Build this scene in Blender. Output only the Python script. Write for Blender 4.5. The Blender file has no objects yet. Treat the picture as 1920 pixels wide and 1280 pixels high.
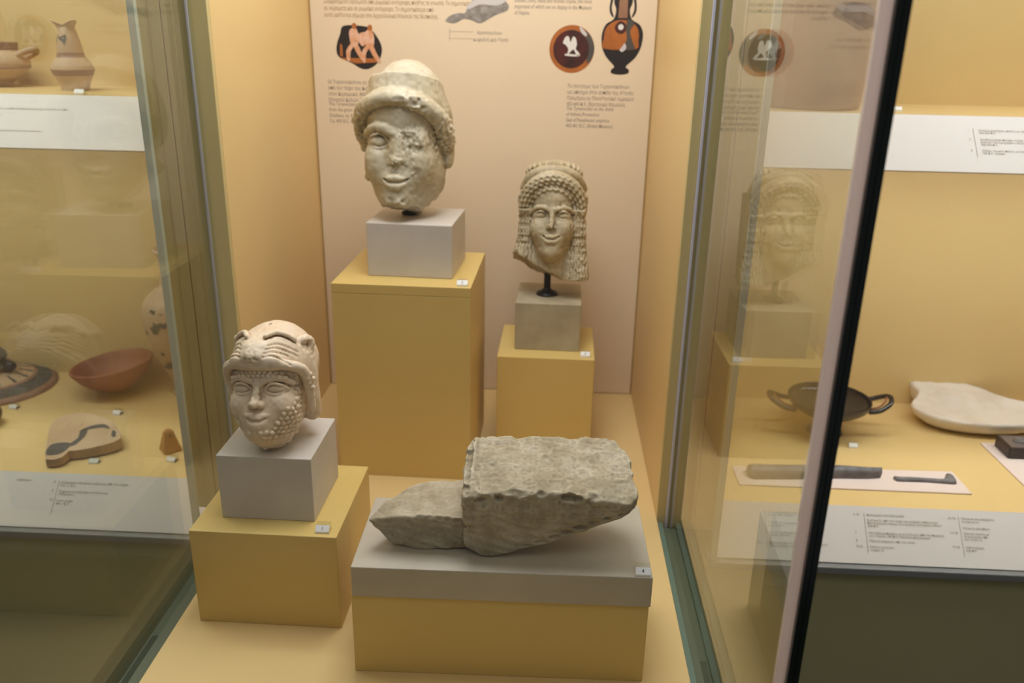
import bpy, bmesh, math, random
import numpy as np
from mathutils import Matrix, Vector, Euler
random.seed(7)
SC = bpy.context.scene
COL = SC.collection
PI = math.pi

# ------------------------------------------------------------------ camera
cyaw, cpit, crol = -0.0423214, -0.3510805, 0.0195856
fw = Vector((math.sin(cyaw)*math.cos(cpit), math.cos(cyaw)*math.cos(cpit), math.sin(cpit)))
rt = Vector((math.cos(cyaw), -math.sin(cyaw), 0))
up = rt.cross(fw)
r2 = rt*math.cos(crol)+up*math.sin(crol); u2 = -rt*math.sin(crol)+up*math.cos(crol)
cam_d = bpy.data.cameras.new('camera'); cam = bpy.data.objects.new('camera', cam_d); COL.objects.link(cam)
m = Matrix((( r2.x, u2.x, -fw.x, 0.53479), (r2.y, u2.y, -fw.y, -1.94178), (r2.z, u2.z, -fw.z, 0.83786), (0, 0, 0, 1)))
cam.matrix_world = m
cam_d.sensor_width = 36; cam_d.lens = 1588.24/1920*36
cam_d.clip_start = 0.05
cam_d.dof.use_dof = True; cam_d.dof.focus_distance = 1.08; cam_d.dof.aperture_fstop = 5.0
SC.camera = cam

# ------------------------------------------------------------------ world, exposure
w = bpy.data.worlds.new('world'); SC.world = w; w.use_nodes = True
w.node_tree.nodes['Background'].inputs[0].default_value = (1.0, 0.97, 0.90, 1)
w.node_tree.nodes['Background'].inputs[1].default_value = 0.10
SC.view_settings.view_transform = 'Standard'; SC.view_settings.look = 'None'
SC.view_settings.exposure = 0.0; SC.view_settings.gamma = 1.0
SC.view_settings.use_curve_mapping = False

# ------------------------------------------------------------------ lights in the ceilings of the cases, plus an added room fill
def area(name, loc, sx, sy, power, color, rot=(0, 0, 0)):
    l = bpy.data.lights.new(name, 'AREA'); l.shape = 'RECTANGLE'; l.size = sx; l.size_y = sy
    l.energy = power; l.color = color
    o = bpy.data.objects.new(name, l); o.location = loc; o.rotation_euler = rot; COL.objects.link(o); return o
WARM = (0.95, 1.0, 1.08)
area('case_light', (0.40, -0.64, 1.44), 0.50, 0.68, 11.4, WARM)
area('gallery_fill', (0.4, -2.3, 2.3), 3.6, 1.0, 11, (1.0, 0.98, 0.95))  # unseen fill added outside the cases to brighten caption strips, cabinets and posts
area('case_light', (-0.75, -0.49, 1.44), 0.95, 0.14, 9.5, WARM)
area('case_light', (1.50, -0.49, 1.44), 0.95, 0.14, 8.6, WARM)
# the strips behind the front lip of each shelf
area('shelf_light', (-0.75, -0.325, 0.606), 1.10, 0.02, 2.3, WARM, (math.radians(14), 0, 0))
area('shelf_light', (1.52, -0.325, 0.606), 1.15, 0.02, 3.4, WARM, (math.radians(14), 0, 0))
# ------------------------------------------------------------------ node helpers
def new_mat(name):
    mt = bpy.data.materials.new(name); mt.use_nodes = True
    nt = mt.node_tree; return mt, nt, nt.nodes['Principled BSDF']
def N(nt, t, **kw):
    n = nt.nodes.new(t)
    for k, v in kw.items():
        if k in n.inputs: n.inputs[k].default_value = v
        else: setattr(n, k, v)
    return n
def ramp(nt, fac, stops):
    r = nt.nodes.new('ShaderNodeValToRGB'); cr = r.color_ramp
    while len(cr.elements) < len(stops): cr.elements.new(0.5)
    for e, (p, c) in zip(cr.elements, stops): e.position = p; e.color = (*c, 1)
    nt.links.new(fac, r.inputs[0]); return r.outputs[0]
def S(*c):      # sRGB 0-255 -> linear
    return tuple(((x/255)/12.92 if x/255 <= .04045 else ((x/255+.055)/1.055)**2.4) for x in c)
def noise_mat(name, stops, scale=8, detail=4, rough=0.6, bump=0.0, bscale=60, spec=0.5, dist=0.001, dirt=None, sss=0):
    mt, nt, b = new_mat(name)
    tc = N(nt, 'ShaderNodeTexCoord')
    n = N(nt, 'ShaderNodeTexNoise', Scale=scale, Detail=detail, Roughness=0.6)
    nt.links.new(tc.outputs['Object'], n.inputs['Vector'])
    c = ramp(nt, n.outputs['Fac'], stops)
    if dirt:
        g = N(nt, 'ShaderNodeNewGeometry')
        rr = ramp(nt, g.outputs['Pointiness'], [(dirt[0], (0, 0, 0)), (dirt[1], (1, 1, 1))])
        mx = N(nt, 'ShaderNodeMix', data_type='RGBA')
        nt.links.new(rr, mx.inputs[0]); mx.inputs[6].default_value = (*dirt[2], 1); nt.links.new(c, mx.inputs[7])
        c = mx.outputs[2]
    nt.links.new(c, b.inputs['Base Color'])
    b.inputs['Roughness'].default_value = rough
    b.inputs['Specular IOR Level'].default_value = spec
    if sss:
        b.inputs['Subsurface Weight'].default_value = sss
        b.inputs['Subsurface Radius'].default_value = (1.0, .7, .45); b.inputs['Subsurface Scale'].default_value = .004
    if bump:
        n2 = N(nt, 'ShaderNodeTexNoise', Scale=bscale, Detail=6, Roughness=0.65)
        nt.links.new(tc.outputs['Object'], n2.inputs['Vector'])
        bp = N(nt, 'ShaderNodeBump', Strength=bump, Distance=dist)
        nt.links.new(n2.outputs['Fac'], bp.inputs['Height']); nt.links.new(bp.outputs[0], b.inputs['Normal'])
    return mt
def flat(name, c, rough=0.6, metal=0.0, spec=0.5):
    mt, nt, b = new_mat(name)
    b.inputs['Base Color'].default_value = (*c, 1); b.inputs['Roughness'].default_value = rough
    b.inputs['Metallic'].default_value = metal; b.inputs['Specular IOR Level'].default_value = spec
    return mt
def glass_mat(name, tint, f0=0.042, rough=0.0):
    mt, nt, b = new_mat(name); nt.nodes.remove(b)
    out = nt.nodes['Material Output']
    g = N(nt, 'ShaderNodeNewGeometry')
    dot = N(nt, 'ShaderNodeVectorMath', operation='DOT_PRODUCT')
    nt.links.new(g.outputs['Incoming'], dot.inputs[0]); nt.links.new(g.outputs['Normal'], dot.inputs[1])
    a = N(nt, 'ShaderNodeMath', operation='ABSOLUTE'); nt.links.new(dot.outputs['Value'], a.inputs[0])
    s = N(nt, 'ShaderNodeMath', operation='SUBTRACT'); s.inputs[0].default_value = 1; nt.links.new(a.outputs[0], s.inputs[1])
    pw = N(nt, 'ShaderNodeMath', operation='POWER'); nt.links.new(s.outputs[0], pw.inputs[0]); pw.inputs[1].default_value = 5
    ma = N(nt, 'ShaderNodeMath', operation='MULTIPLY_ADD'); nt.links.new(pw.outputs[0], ma.inputs[0])
    ma.inputs[1].default_value = 1-f0; ma.inputs[2].default_value = f0
    tr = N(nt, 'ShaderNodeBsdfTransparent', Color=(*tint, 1)); gl = N(nt, 'ShaderNodeBsdfGlossy', Roughness=rough)
    gl.inputs['Color'].default_value = (1, 1, 1, 1)
    mx = N(nt, 'ShaderNodeMixShader')
    nt.links.new(ma.outputs[0], mx.inputs[0]); nt.links.new(tr.outputs[0], mx.inputs[1]); nt.links.new(gl.outputs[0], mx.inputs[2])
    nt.links.new(mx.outputs[0], out.inputs['Surface']); return mt

YEL = S(228, 192, 122)
M = {}
M['paint'] = noise_mat('yellow_paint', [(0.3, S(221, 189, 128)), (0.7, S(225, 194, 134))], scale=3, rough=0.42, bump=0.05, bscale=300, dist=0.0004, spec=0.4)
M['plinth'] = noise_mat('plinth_paint', [(0.3, S(211, 180, 106)), (0.7, S(215, 186, 113))], scale=4, rough=0.38, bump=0.04, bscale=300, dist=0.0004, spec=0.45)
M['post'] = noise_mat('post_paint', [(0.3, S(198, 178, 120)), (0.7, S(204, 184, 126))], scale=4, rough=0.35, spec=0.5)
M['post_dark'] = flat('post_groove', S(70, 62, 48), 0.5)
M['channel'] = flat('aluminium_channel', S(206, 200, 212), 0.4, 0.0)
M['panel'] = noise_mat('panel_print', [(0.3, S(231, 210, 180)), (0.7, S(233, 213, 184))], scale=2, rough=0.5, spec=0.3)
M['green'] = noise_mat('green_lacquer', [(0.3, S(176, 172, 130)), (0.7, S(184, 178, 136))], scale=3, rough=0.3, spec=0.5)
M['teal'] = noise_mat('teal_base', [(0.3, S(84, 92, 70)), (0.7, S(90, 98, 76))], scale=3, rough=0.4)
M['rail_grey'] = flat('rail_grey', S(150, 150, 150), 0.4, 0.3)
M['label'] = flat('label_card', S(236, 226, 220), 0.55, spec=0.3)
M['ink'] = flat('ink_grey', S(158, 142, 126), 0.7)
M['ink_brown'] = flat('ink_brown', S(168, 138, 102), 0.7)
M['white'] = flat('white_card', S(240, 238, 234), 0.5)
M['black'] = flat('black_metal', S(34, 30, 28), 0.4, 0.5)
M['bronze'] = noise_mat('dark_bronze', [(0.3, S(44, 34, 30)), (0.7, S(64, 50, 42))], scale=30, rough=0.4, spec=0.5)
M['glass'] = glass_mat('pane_glass', (0.955, 0.972, 0.945))
M['clear'] = glass_mat('front_pane_glass', (0.985, 0.99, 0.98), 0.03)
M['acrylic'] = glass_mat('acrylic', (0.93, 0.94, 0.93), 0.06, 0.08)
M['edge'] = flat('glass_edge_green', S(10, 24, 22), 0.15, spec=0.6)
M['edge_line'] = flat('glass_edge_line', S(38, 50, 46), 0.3)
M['frost'] = flat('frosted_edge', S(228, 232, 214), 0.35)
def translucent(name, c):
    mt, nt, b = new_mat(name); out = nt.nodes['Material Output']
    b.inputs['Base Color'].default_value = (*c, 1); b.inputs['Roughness'].default_value = .4
    t = N(nt, 'ShaderNodeBsdfTranslucent', Color=(*c, 1)); mx = N(nt, 'ShaderNodeMixShader'); mx.inputs[0].default_value = .6
    nt.links.new(b.outputs[0], mx.inputs[1]); nt.links.new(t.outputs[0], mx.inputs[2]); nt.links.new(mx.outputs[0], out.inputs['Surface']); return mt
M['seal'] = translucent('seal_strip', S(240, 228, 224))
STOPM = [(0.25, S(186, 176, 156)), (0.5, S(208, 199, 180)), (0.78, S(224, 216, 198))]
M['marble_block'] = noise_mat('marble_block', [(0.3, S(196, 186, 174)), (0.6, S(208, 199, 188)), (0.8, S(212, 196, 180))], scale=9, detail=6, rough=0.5, bump=0.15, bscale=120, dist=0.0006)
M['marble_grey'] = noise_mat('marble_grey', [(0.3, S(158, 144, 116)), (0.55, S(176, 163, 134)), (0.8, S(188, 176, 148))], scale=14, detail=8, rough=0.55, bump=0.15, bscale=120, dist=0.0006)
M['marble_slab'] = noise_mat('marble_slab', [(0.3, S(176, 164, 144)), (0.6, S(186, 175, 156)), (0.8, S(192, 180, 160))], scale=8, detail=7, rough=0.5, bump=0.18, bscale=140, dist=0.0006)
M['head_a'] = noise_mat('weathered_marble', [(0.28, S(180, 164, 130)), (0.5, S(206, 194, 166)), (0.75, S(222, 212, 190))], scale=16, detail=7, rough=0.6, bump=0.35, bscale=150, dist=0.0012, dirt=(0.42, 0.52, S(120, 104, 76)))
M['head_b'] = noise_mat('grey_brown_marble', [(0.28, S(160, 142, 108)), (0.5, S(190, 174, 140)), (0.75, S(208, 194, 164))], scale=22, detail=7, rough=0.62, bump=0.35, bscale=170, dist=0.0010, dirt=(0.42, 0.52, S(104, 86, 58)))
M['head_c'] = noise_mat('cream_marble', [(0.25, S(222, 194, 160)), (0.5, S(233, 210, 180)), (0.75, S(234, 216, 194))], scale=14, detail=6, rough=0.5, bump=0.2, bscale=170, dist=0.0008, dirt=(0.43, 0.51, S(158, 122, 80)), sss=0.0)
M['rock'] = noise_mat('rough_limestone', [(0.25, S(148, 132, 102)), (0.45, S(178, 163, 134)), (0.6, S(196, 182, 156)), (0.8, S(206, 194, 172))], scale=24, detail=9, rough=0.8, bump=0.8, bscale=90, dist=0.003, dirt=(0.40, 0.52, S(84, 70, 48)))
M['terracotta'] = noise_mat('terracotta', [(0.3, S(146, 84, 50)), (0.7, S(168, 100, 64))], scale=14, rough=0.55, bump=0.2, bscale=100)
M['clay'] = noise_mat('pale_clay', [(0.3, S(186, 152, 116)), (0.7, S(204, 174, 138))], scale=14, rough=0.6, bump=0.2, bscale=100)
M['clay_band'] = noise_mat('brown_glaze', [(0.3, S(140, 100, 76)), (0.7, S(164, 124, 96))], scale=14, rough=0.5)
M['dark_glaze'] = noise_mat('dark_glaze', [(0.3, S(70, 66, 62)), (0.7, S(92, 86, 80))], scale=12, rough=0.5)
M['black_glaze'] = noise_mat('black_glaze', [(0.3, S(34, 26, 22)), (0.7, S(54, 40, 34))], scale=10, rough=0.22, spec=0.7)
M['bone'] = noise_mat('pale_marble', [(0.3, S(220, 204, 184)), (0.55, S(234, 222, 208)), (0.8, S(238, 228, 216))], scale=16, detail=6, rough=0.6, bump=0.3, bscale=80)
M['iron'] = noise_mat('grey_iron', [(0.3, S(92, 86, 84)), (0.7, S(130, 122, 122))], scale=60, rough=0.5, bump=0.4, bscale=200)
M['red_print'] = flat('orange_print', S(176, 104, 48), 0.5)
M['orange_print'] = noise_mat('orange_glaze_print', [(0.3, S(160, 90, 34)), (0.7, S(188, 110, 48))], scale=30, rough=0.5)
M['black_print'] = flat('black_print', S(34, 26, 28), 0.5)
M['maroon_print'] = noise_mat('maroon_print', [(0.35, S(44, 26, 26)), (0.65, S(84, 30, 22))], scale=30, rough=0.5)
M['flesh_print'] = noise_mat('flesh_print', [(0.35, S(216, 150, 100)), (0.65, S(232, 190, 168))], scale=70, rough=0.5)
M['white_print'] = flat('white_print', S(226, 222, 214), 0.5)
M['grey_print'] = noise_mat('grey_print', [(0.3, S(120, 112, 104)), (0.55, S(150, 142, 134)), (0.8, S(186, 178, 170))], scale=90, detail=8, rough=0.5)
M['pale_print'] = flat('pale_grey_print', S(206, 200, 198), 0.5)
M['floor'] = noise_mat('dark_stone_floor', [(0.3, S(84, 80, 72)), (0.7, S(98, 94, 86))], scale=2, rough=0.5)

# ------------------------------------------------------------------ object helpers
def setp(o, label=None, cat=None, group=None, kind=None):
    if label: o['label'] = label
    if cat: o['category'] = cat
    if group: o['group'] = group
    if kind: o['kind'] = kind
    return o
def obj(name, me, mat=None, parent=None, smooth=False):
    if isinstance(me, bmesh.types.BMesh):
        bm = me; me = bpy.data.meshes.new(name); bm.to_mesh(me); bm.free()
    if mat is not None and not me.materials: me.materials.append(M[mat] if isinstance(mat, str) else mat)
    if smooth: me.shade_smooth()
    o = bpy.data.objects.new(name, me); COL.objects.link(o)
    if parent is not None: o.parent = parent
    return o
def empty(name, loc=(0, 0, 0), rz=0.0, **kw):
    o = bpy.data.objects.new(name, None); o.location = loc; o.rotation_euler = (0, 0, rz); o.empty_display_size = 0.02
    COL.objects.link(o); return setp(o, **kw)
def box_bm(x0, y0, z0, x1, y1, z1, bev=0.0, seg=2):
    bm = bmesh.new(); bmesh.ops.create_cube(bm, size=1)
    for v in bm.verts:
        v.co = Vector((x0+(v.co.x+.5)*(x1-x0), y0+(v.co.y+.5)*(y1-y0), z0+(v.co.z+.5)*(z1-z0)))
    if bev: bmesh.ops.bevel(bm, geom=bm.edges[:], offset=bev, segments=seg, affect='EDGES', profile=0.5)
    return bm
def box(name, c, mat, parent=None, bev=0.0, **kw):
    return setp(obj(name, box_bm(*c, bev=bev), mat, parent), **kw)
def prism_bm(poly, axis, a, b):
    """closed polygon (list of 2-D points) swept along axis from a to b"""
    bm = bmesh.new()
    def P(p, t): return {'x': (t, p[0], p[1]), 'y': (p[0], t, p[1]), 'z': (p[0], p[1], t)}[axis]
    A = [bm.verts.new(P(p, a)) for p in poly]; B = [bm.verts.new(P(p, b)) for p in poly]
    n = len(poly); bm.faces.new(A); bm.faces.new(B[::-1])
    for i in range(n): bm.faces.new((A[i], B[i], B[(i+1) % n], A[(i+1) % n]))
    bmesh.ops.recalc_face_normals(bm, faces=bm.faces); return bm
def lathe_bm(prof, seg=48, deform=None, cap=True):
    bm = bmesh.new(); rings = []
    for r, z in prof:
        if r < 1e-6: rings.append([bm.verts.new((0, 0, z))])
        else: rings.append([bm.verts.new((r*math.cos(2*PI*k/seg), r*math.sin(2*PI*k/seg), z)) for k in range(seg)])
    for A, B in zip(rings, rings[1:]):
        for k in range(seg):
            a, b = A[k % len(A)], A[(k+1) % len(A)]; c, d = B[(k+1) % len(B)], B[k % len(B)]
            vs = []
            for v in (a, b, c, d):
                if v not in vs: vs.append(v)
            if len(vs) > 2: bm.faces.new(vs)
    if deform:
        for v in bm.verts: v.co = deform(v.co)
    bmesh.ops.recalc_face_normals(bm, faces=bm.faces); return bm
def smoothprof(pts, n=6):
    out = []
    P = [pts[0]]+list(pts)+[pts[-1]]
    for i in range(1, len(P)-2):
        for k in range(n):
            t = k/n; a, b, c, d = [np.array(q, float) for q in P[i-1:i+3]]
            out.append(tuple(0.5*((2*b)+(-a+c)*t+(2*a-5*b+4*c-d)*t*t+(-a+3*b-3*c+d)*t**3)))
    out.append(tuple(map(float, pts[-1])))
    return [(max(r, 0), z) for r, z in out]
def tube_bm(pts, rads, seg=12, smooth=5, flat_=1.0):
    P = smooth3(pts, smooth); n = len(P)
    R = np.interp(np.linspace(0, 1, n), np.linspace(0, 1, len(rads)), rads)
    bm = bmesh.new(); rings = []; up_ = Vector((0, 0, 1))
    for i, p in enumerate(P):
        t = (P[min(i+1, n-1)]-P[max(i-1, 0)]).normalized()
        a = t.cross(up_);
        if a.length < 1e-3: a = t.cross(Vector((1, 0, 0)))
        a.normalize(); b = t.cross(a)
        rings.append([bm.verts.new(p+a*math.cos(2*PI*k/seg)*R[i]*flat_+b*math.sin(2*PI*k/seg)*R[i]) for k in range(seg)])
    for A, B in zip(rings, rings[1:]):
        for k in range(seg): bm.faces.new((A[k], A[(k+1) % seg], B[(k+1) % seg], B[k]))
    bm.faces.new(rings[0]); bm.faces.new(rings[-1][::-1])
    bmesh.ops.recalc_face_normals(bm, faces=bm.faces); return bm
def smooth3(pts, n):
    P = [Vector(p) for p in pts]; P = [P[0]]+P+[P[-1]]; out = []
    for i in range(1, len(P)-2):
        for k in range(n):
            t = k/n; a, b, c, d = P[i-1:i+3]
            out.append(0.5*((2*b)+(c-a)*t+(2*a-5*b+4*c-d)*t*t+(3*b-a-3*c+d)*t**3))
    out.append(P[-2]); return out
def text(name, body, size, loc, mat, parent, rot=(PI/2, 0, 0), align='LEFT', spacing=1.0, xs=1.0, bold=0.0):
    c = bpy.data.curves.new('t', 'FONT'); c.body = body; c.size = size; c.align_x = align; c.space_line = spacing
    c.resolution_u = 2; c.offset = bold
    to = bpy.data.objects.new('t', c); COL.objects.link(to)
    me = bpy.data.meshes.new_from_object(to); bpy.data.objects.remove(to); bpy.data.curves.remove(c)
    me.materials.clear(); me.materials.append(M[mat])
    o = bpy.data.objects.new(name, me); o.location = loc; o.rotation_euler = rot; o.scale = (xs, 1, 1); COL.objects.link(o)
    o.parent = parent; return o

# ------------------------------------------------------------------ the setting
W = 0.75; YF = -0.576; ZC = 1.5; FL = -0.85
PL, PR = -0.107, 0.852       # outer sides of the two posts
XL, XR = -1.45, 2.25
box('floor', (XL-.6, -3.0, FL-.02, XR+.6, 0.05, FL), 'floor', kind='structure')
box('ceiling', (XL-.05, -1.33, ZC, XR+.05, 0.05, ZC+.03), 'paint', kind='structure')
box('wall_back', (XL-.05, 0, FL, XR+.05, 0.04, ZC), 'paint', kind='structure')
box('wall_left', (XL-.05, YF, FL, XL, 0, ZC), 'paint', kind='structure')
box('wall_right', (XR, YF, FL, XR+.05, 0, ZC), 'paint', kind='structure')
# partition walls between the middle showcase and the side ones
box('wall_partition_left', (PL+.02, YF+.012, 0.0, 0, 0, ZC), 'paint', kind='structure')
box('wall_partition_right', (W, YF+.012, 0.0, PR-.02, 0, ZC), 'paint', kind='structure')
# posts: vertical profile strips of the front frame
def post(name, xs):
    r = empty(name, (0, 0, 0), kind='structure')
    for (a, b, dy, mt, nm) in xs:
        box(nm, (a, YF+dy, -0.02, b, YF+.012, ZC), mt, r, bev=0.0008)
    return r
post('trim_1', [(-0.1175, -0.092, 0.004, 'post', 'profile'), (-0.092, -0.0745, 0.0, 'post', 'profile'), (-0.0745, -0.0725, 0.008, 'post_dark', 'groove'),
                (-0.0725, -0.054, 0.0, 'post', 'profile'), (-0.054, -0.033, 0.003, 'post', 'profile'), (-0.0330, -0.0295, -0.004, 'channel', 'metal_channel'),
                (-0.0295, 0.0, 0.0, 'post', 'profile')])
post('trim_2', [(0.75, 0.7655, 0.0, 'post', 'profile'), (0.7655, 0.770, -0.004, 'channel', 'metal_channel'), (0.770, 0.785, 0.003, 'post', 'profile'),
                (0.785, 0.818, 0.0, 'post', 'profile'), (0.818, 0.820, 0.008, 'post_dark', 'groove'), (0.820, 0.8625, 0.0, 'post', 'profile')])

# ------------------------------------------------------------------ middle showcase
base = empty('showcase_base', (0.375, -0.65, FL), label='protruding middle showcase base with a yellow display deck and a dark green body', cat='showcase')
def rel(o, p):   # keep world placement while parenting to an empty that is only translated
    o.location = o.location - p.location; return o
d = rel(box('deck', (0.0, -1.276, -0.05, W, -0.002, 0.0), 'paint', base, bev=0.0006), base)
d = rel(box('base_cap', (-0.0345, -1.297, -0.09, W+.0345, YF-.012, -0.012), 'teal', base), base)
d = rel(box('base_body', (-0.034, -1.300, FL, W+.036, YF, -0.09), 'green', base), base)

M['teal_light'] = flat('teal_strip', S(100, 120, 104), 0.4)
rel(box('edge_strip', (W+.0004, -1.276, -0.0119, W+.0105, YF, -0.0075), 'teal_light', base), base)
def pane(name, c, mat, label, edges=()):
    e = empty(name, ((c[0]+c[3])/2, (c[1]+c[4])/2, c[2]), label=label, cat='glass pane', group='glass panes of the showcases')
    rel(box('glass', c, mat, e), e)
    for (n_, cc, mt) in edges: rel(box(n_, cc, mt, e), e)
    return e
ZT = 1.49
pane('glass_pane', (-0.032, -1.293, -0.012, -0.0225, YF-.004, ZT), 'glass', 'clear side pane of the middle showcase, left of the lion-scalp head')
pane('glass_pane', (W+.0225, -1.285, -0.012, W+.032, YF-.004, ZT), 'glass', 'side pane right of the broken stone, with a thick dark green front edge',
     [('edge', (W+.0212, -1.294, -0.012, W+.0262, -1.2855, ZT), 'edge'), ('edge', (W+.0268, -1.294, -0.012, W+.0320, -1.2855, ZT), 'edge'),
      ('edge_line', (W+.0262, -1.292, -0.012, W+.0268, -1.2855, ZT), 'edge_line'),
      ('seal_strip', (W+.0115, -1.291, -0.012, W+.0202, -1.284, ZT), 'seal')])
pane('glass_pane', (-0.0225, -1.290, -0.012, W+.0110, -1.284, ZT), 'clear', 'large clear front pane of the middle showcase, in front of all the sculptures')
pane('glass_pane', (XL, YF-.010, -0.078, -0.1205, YF-.002, ZT), 'glass', 'front pane of the pottery showcase on the left, with a pale frosted right edge',
     [('edge', (-0.1200, YF-.011, -0.078, -0.1085, YF-.001, ZT), 'frost')])
pane('glass_pane', (0.8655, YF-.010, -0.078, XR, YF-.002, ZT), 'glass', 'front pane of the showcase on the right, with a pale frosted left edge',
     [('edge', (0.8540, YF-.011, -0.078, 0.8650, YF-.001, ZT), 'frost')])

# ------------------------------------------------------------------ side showcases
def side_case(x0, x1, which):
    b = empty('showcase_base', ((x0+x1)/2, -0.3, FL), label='green cabinet base with a yellow deck under the %s showcase' % which, cat='showcase')
    rel(box('deck', (x0, -0.501, -0.02, x1, 0, 0.0), 'paint', b), b)
    rel(box('cabinet', (x0, YF+.006, FL, x1, -0.02, -0.096), 'green', b), b)
    rel(box('grey_rail', (x0, YF-.012, -0.096, x1, YF+.03, -0.081), 'rail_grey', b, bev=0.002), b)
    return b
side_case(XL, PL, 'left'); side_case(PR, XR, 'right')
RX = -math.radians(90)+math.atan2(0.078, 0.075)
def rail(name, x0, x1, yt, zt, yb, zb, label):
    r = empty(name, (x0, yt, zt), label=label, cat='label strip')
    rel(obj('card', prism_bm([(yt, zt), (yb, zb), (yb+.004, zb-.002), (yt+.004, zt-.003)], 'x', x0, x1), 'label', r), r)
    return r
railL = rail('label_rail', XL, -0.109, -0.501, 0.0, YF+.0005, -0.078, 'sloping white caption strip along the deck edge below the terracotta bowl')
railR = rail('label_rail', 0.866, XR, -0.501, 0.0, YF+.0005, -0.078, 'sloping white caption strip along the deck edge below the iron tools')
def rail_text(r, x, body, size=0.0062, down=0.012, sp=0.95, sl=None, mat='ink', nm='caption'):
    """text lying on a sloping rail; x from the rail's own left end, down = metres below its top edge"""
    th = math.atan2(0.078, 0.075) if sl is None else sl
    o = text(nm, body, size, (x, -math.cos(th)*down-math.sin(th)*.0008, -math.sin(th)*down+math.cos(th)*.0008), mat, r, rot=(th, 0, 0), spacing=sp)
    return o
def rail_bar(r, x, d0, d1, sl=None):
    th = math.atan2(0.078, 0.075) if sl is None else sl
    me = bmesh.new(); c, s = math.cos(th), math.sin(th)
    vs = [me.verts.new((x+dx, -c*dd-s*.0008, -s*dd+c*.0008)) for dx, dd in ((0, d0), (0.0007, d0), (0.0007, d1), (0, d1))]
    me.faces.new(vs); return obj('caption_bar', me, 'ink', r)
# left deck captions
o = railL
for x, y, t in ((1.00, .016, 'τεφρα'), (1.035, .014, '9\n\n\n10\n\n\n11'),):
    pass
rail_text(railL, -0.424-XL, '8', down=.020); rail_text(railL, -0.424-XL, '9', down=.037); rail_text(railL, -0.424-XL, '10', down=.055)
rail_bar(railL, -0.414-XL, .014, .080)
rail_text(railL, -0.409-XL, 'Μαρμάρινο θραύσμα ειδωλίου από τον τύμβο\n6ος αι. π.Χ.', down=.020)
rail_text(railL, -0.409-XL, 'Fragment of a black-figure drinking cup\n570-560 B.C.', down=.038)
rail_text(railL, -0.409-XL, 'Loom-weight\n6th c. B.C.', down=.056)
rail_text(railL, -0.50-XL, 'αμφορέας', down=.018)
# right deck captions
def block(r, x, rows):
    for d_, a, b_ in rows:
        if a: rail_text(r, x-.020, a, down=d_)
        rail_text(r, x+.005, b_, down=d_, size=0.0058)
    rail_bar(r, x, .012, .088)
x0 = 0.866
block(railR, 0.963-x0, [(.020, '1', 'Μελαμβαφής κύλικα με λαβές\n6ος αι. π.Χ. τάφος'), (.040, '', 'Σιδερένιο μαχαίρι από τον τάφο\n6ος αι. π.Χ.'), (.058, '2', 'Χάλκινη σπάτουλα, ελεφαντόδοντο\nΑττική, 490 π.Χ.'), (.078, '3-4', 'Κεφαλές και θραύσματα από το τείχος\nΘεμιστόκλειο τείχος')])
block(railR, 1.149-x0, [(.018, '5-10', 'Κεραμεικός και Θάλασσα'), (.028, '', 'Ευρήματα από την ταφή του ανδρός δίπλα στον\nπεριφερειακό δρόμο του τύμβου, γυναικεία λίθινα\n500 π.Χ.'), (.052, '7', 'Μολύβδινο πινάκιο με κατάδεσμο από την περιοχή\nτου τείχους, 400 π.Χ. Μουσείο Κεραμεικού'), (.067, '8', 'Πήλινα κεφάλια από τον τάφο'), (.078, '9-12', 'Πήλινο λυχνάρι\nτάφος 35')])
block(railR, 1.325-x0, [(.018, '13-16', 'Χάλκινα και σιδερένια\nαντικείμενα'), (.036, '', 'Χάλκινο κάτοπτρο'), (.046, '17-18', 'Πήλινο αγγείο με\nδιακόσμηση από\nτον τάφο 12'), (.072, '19-20', 'Λίθινη βάση\n520 π.Χ.')])
# the shelves
def shelf(x0, x1, label):
    s = empty('display_shelf', (x0, -0.2, 0.63), label=label, cat='shelf')
    rel(box('board', (x0, -0.268, 0.62, x1, 0, 0.705), 'paint', s), s)
    rel(obj('front_card', prism_bm([(-0.272, 0.705), (-0.352, 0.6125), (-0.345, 0.609), (-0.268, 0.700)], 'x', x0, x1), 'label', s), s)
    rel(box('back_board', (x0, -0.342, 0.609, x1, 0.0, 0.62), 'paint', s), s)
    return s
shL = shelf(XL, PL+.02, 'yellow shelf with white front strip holding the jug and handled pot')
shR = shelf(PR-.02, XR, 'yellow shelf with white front strip holding the big grooved vessel')
ths = math.atan2(0.0925, 0.080)
def shelf_text(s, x, down, body, size=0.0058, bar=False):
    c, n = math.cos(ths), math.sin(ths)
    p = (x-s.location.x, -0.272-c*down-n*.0008-s.location.y, 0.705-n*down+c*.0008-s.location.z)
    text('caption', body, size, p, 'ink', s, rot=(ths, 0, 0), spacing=.95)
    if bar:
        bm = bmesh.new()
        vs = [bm.verts.new((p[0]+dx, p[1]+c*(.006-dd), p[2]+n*(.006-dd))) for dx, dd in ((-.010, 0), (-.0093, 0), (-.0093, .062), (-.010, .062))]
        bm.faces.new(vs); obj('caption_bar', bm, 'ink', s)
XT = 1.322
shelf_text(shR, XT, .034, 'Αττικοί κρατήρες, πηλός με γραπτή διακόσμηση\n560-550 π.Χ.', bar=True)
shelf_text(shR, XT, .054, 'Ερυθρόμορφη πελίκη, αττικό εργαστήριο, έργο του\nκύκλου του ζωγράφου, Θεσσαλία, Μουσείο\n560-550 π.Χ.')
shelf_text(shR, XT, .078, 'Λέβης, λευκός πηλός με διακόσμηση,\n750 π.Χ. ταφική')
for dn, t in ((.034, '1'), (.054, '2'), (.078, '3')): shelf_text(shR, XT-.020, dn, t)
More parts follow.
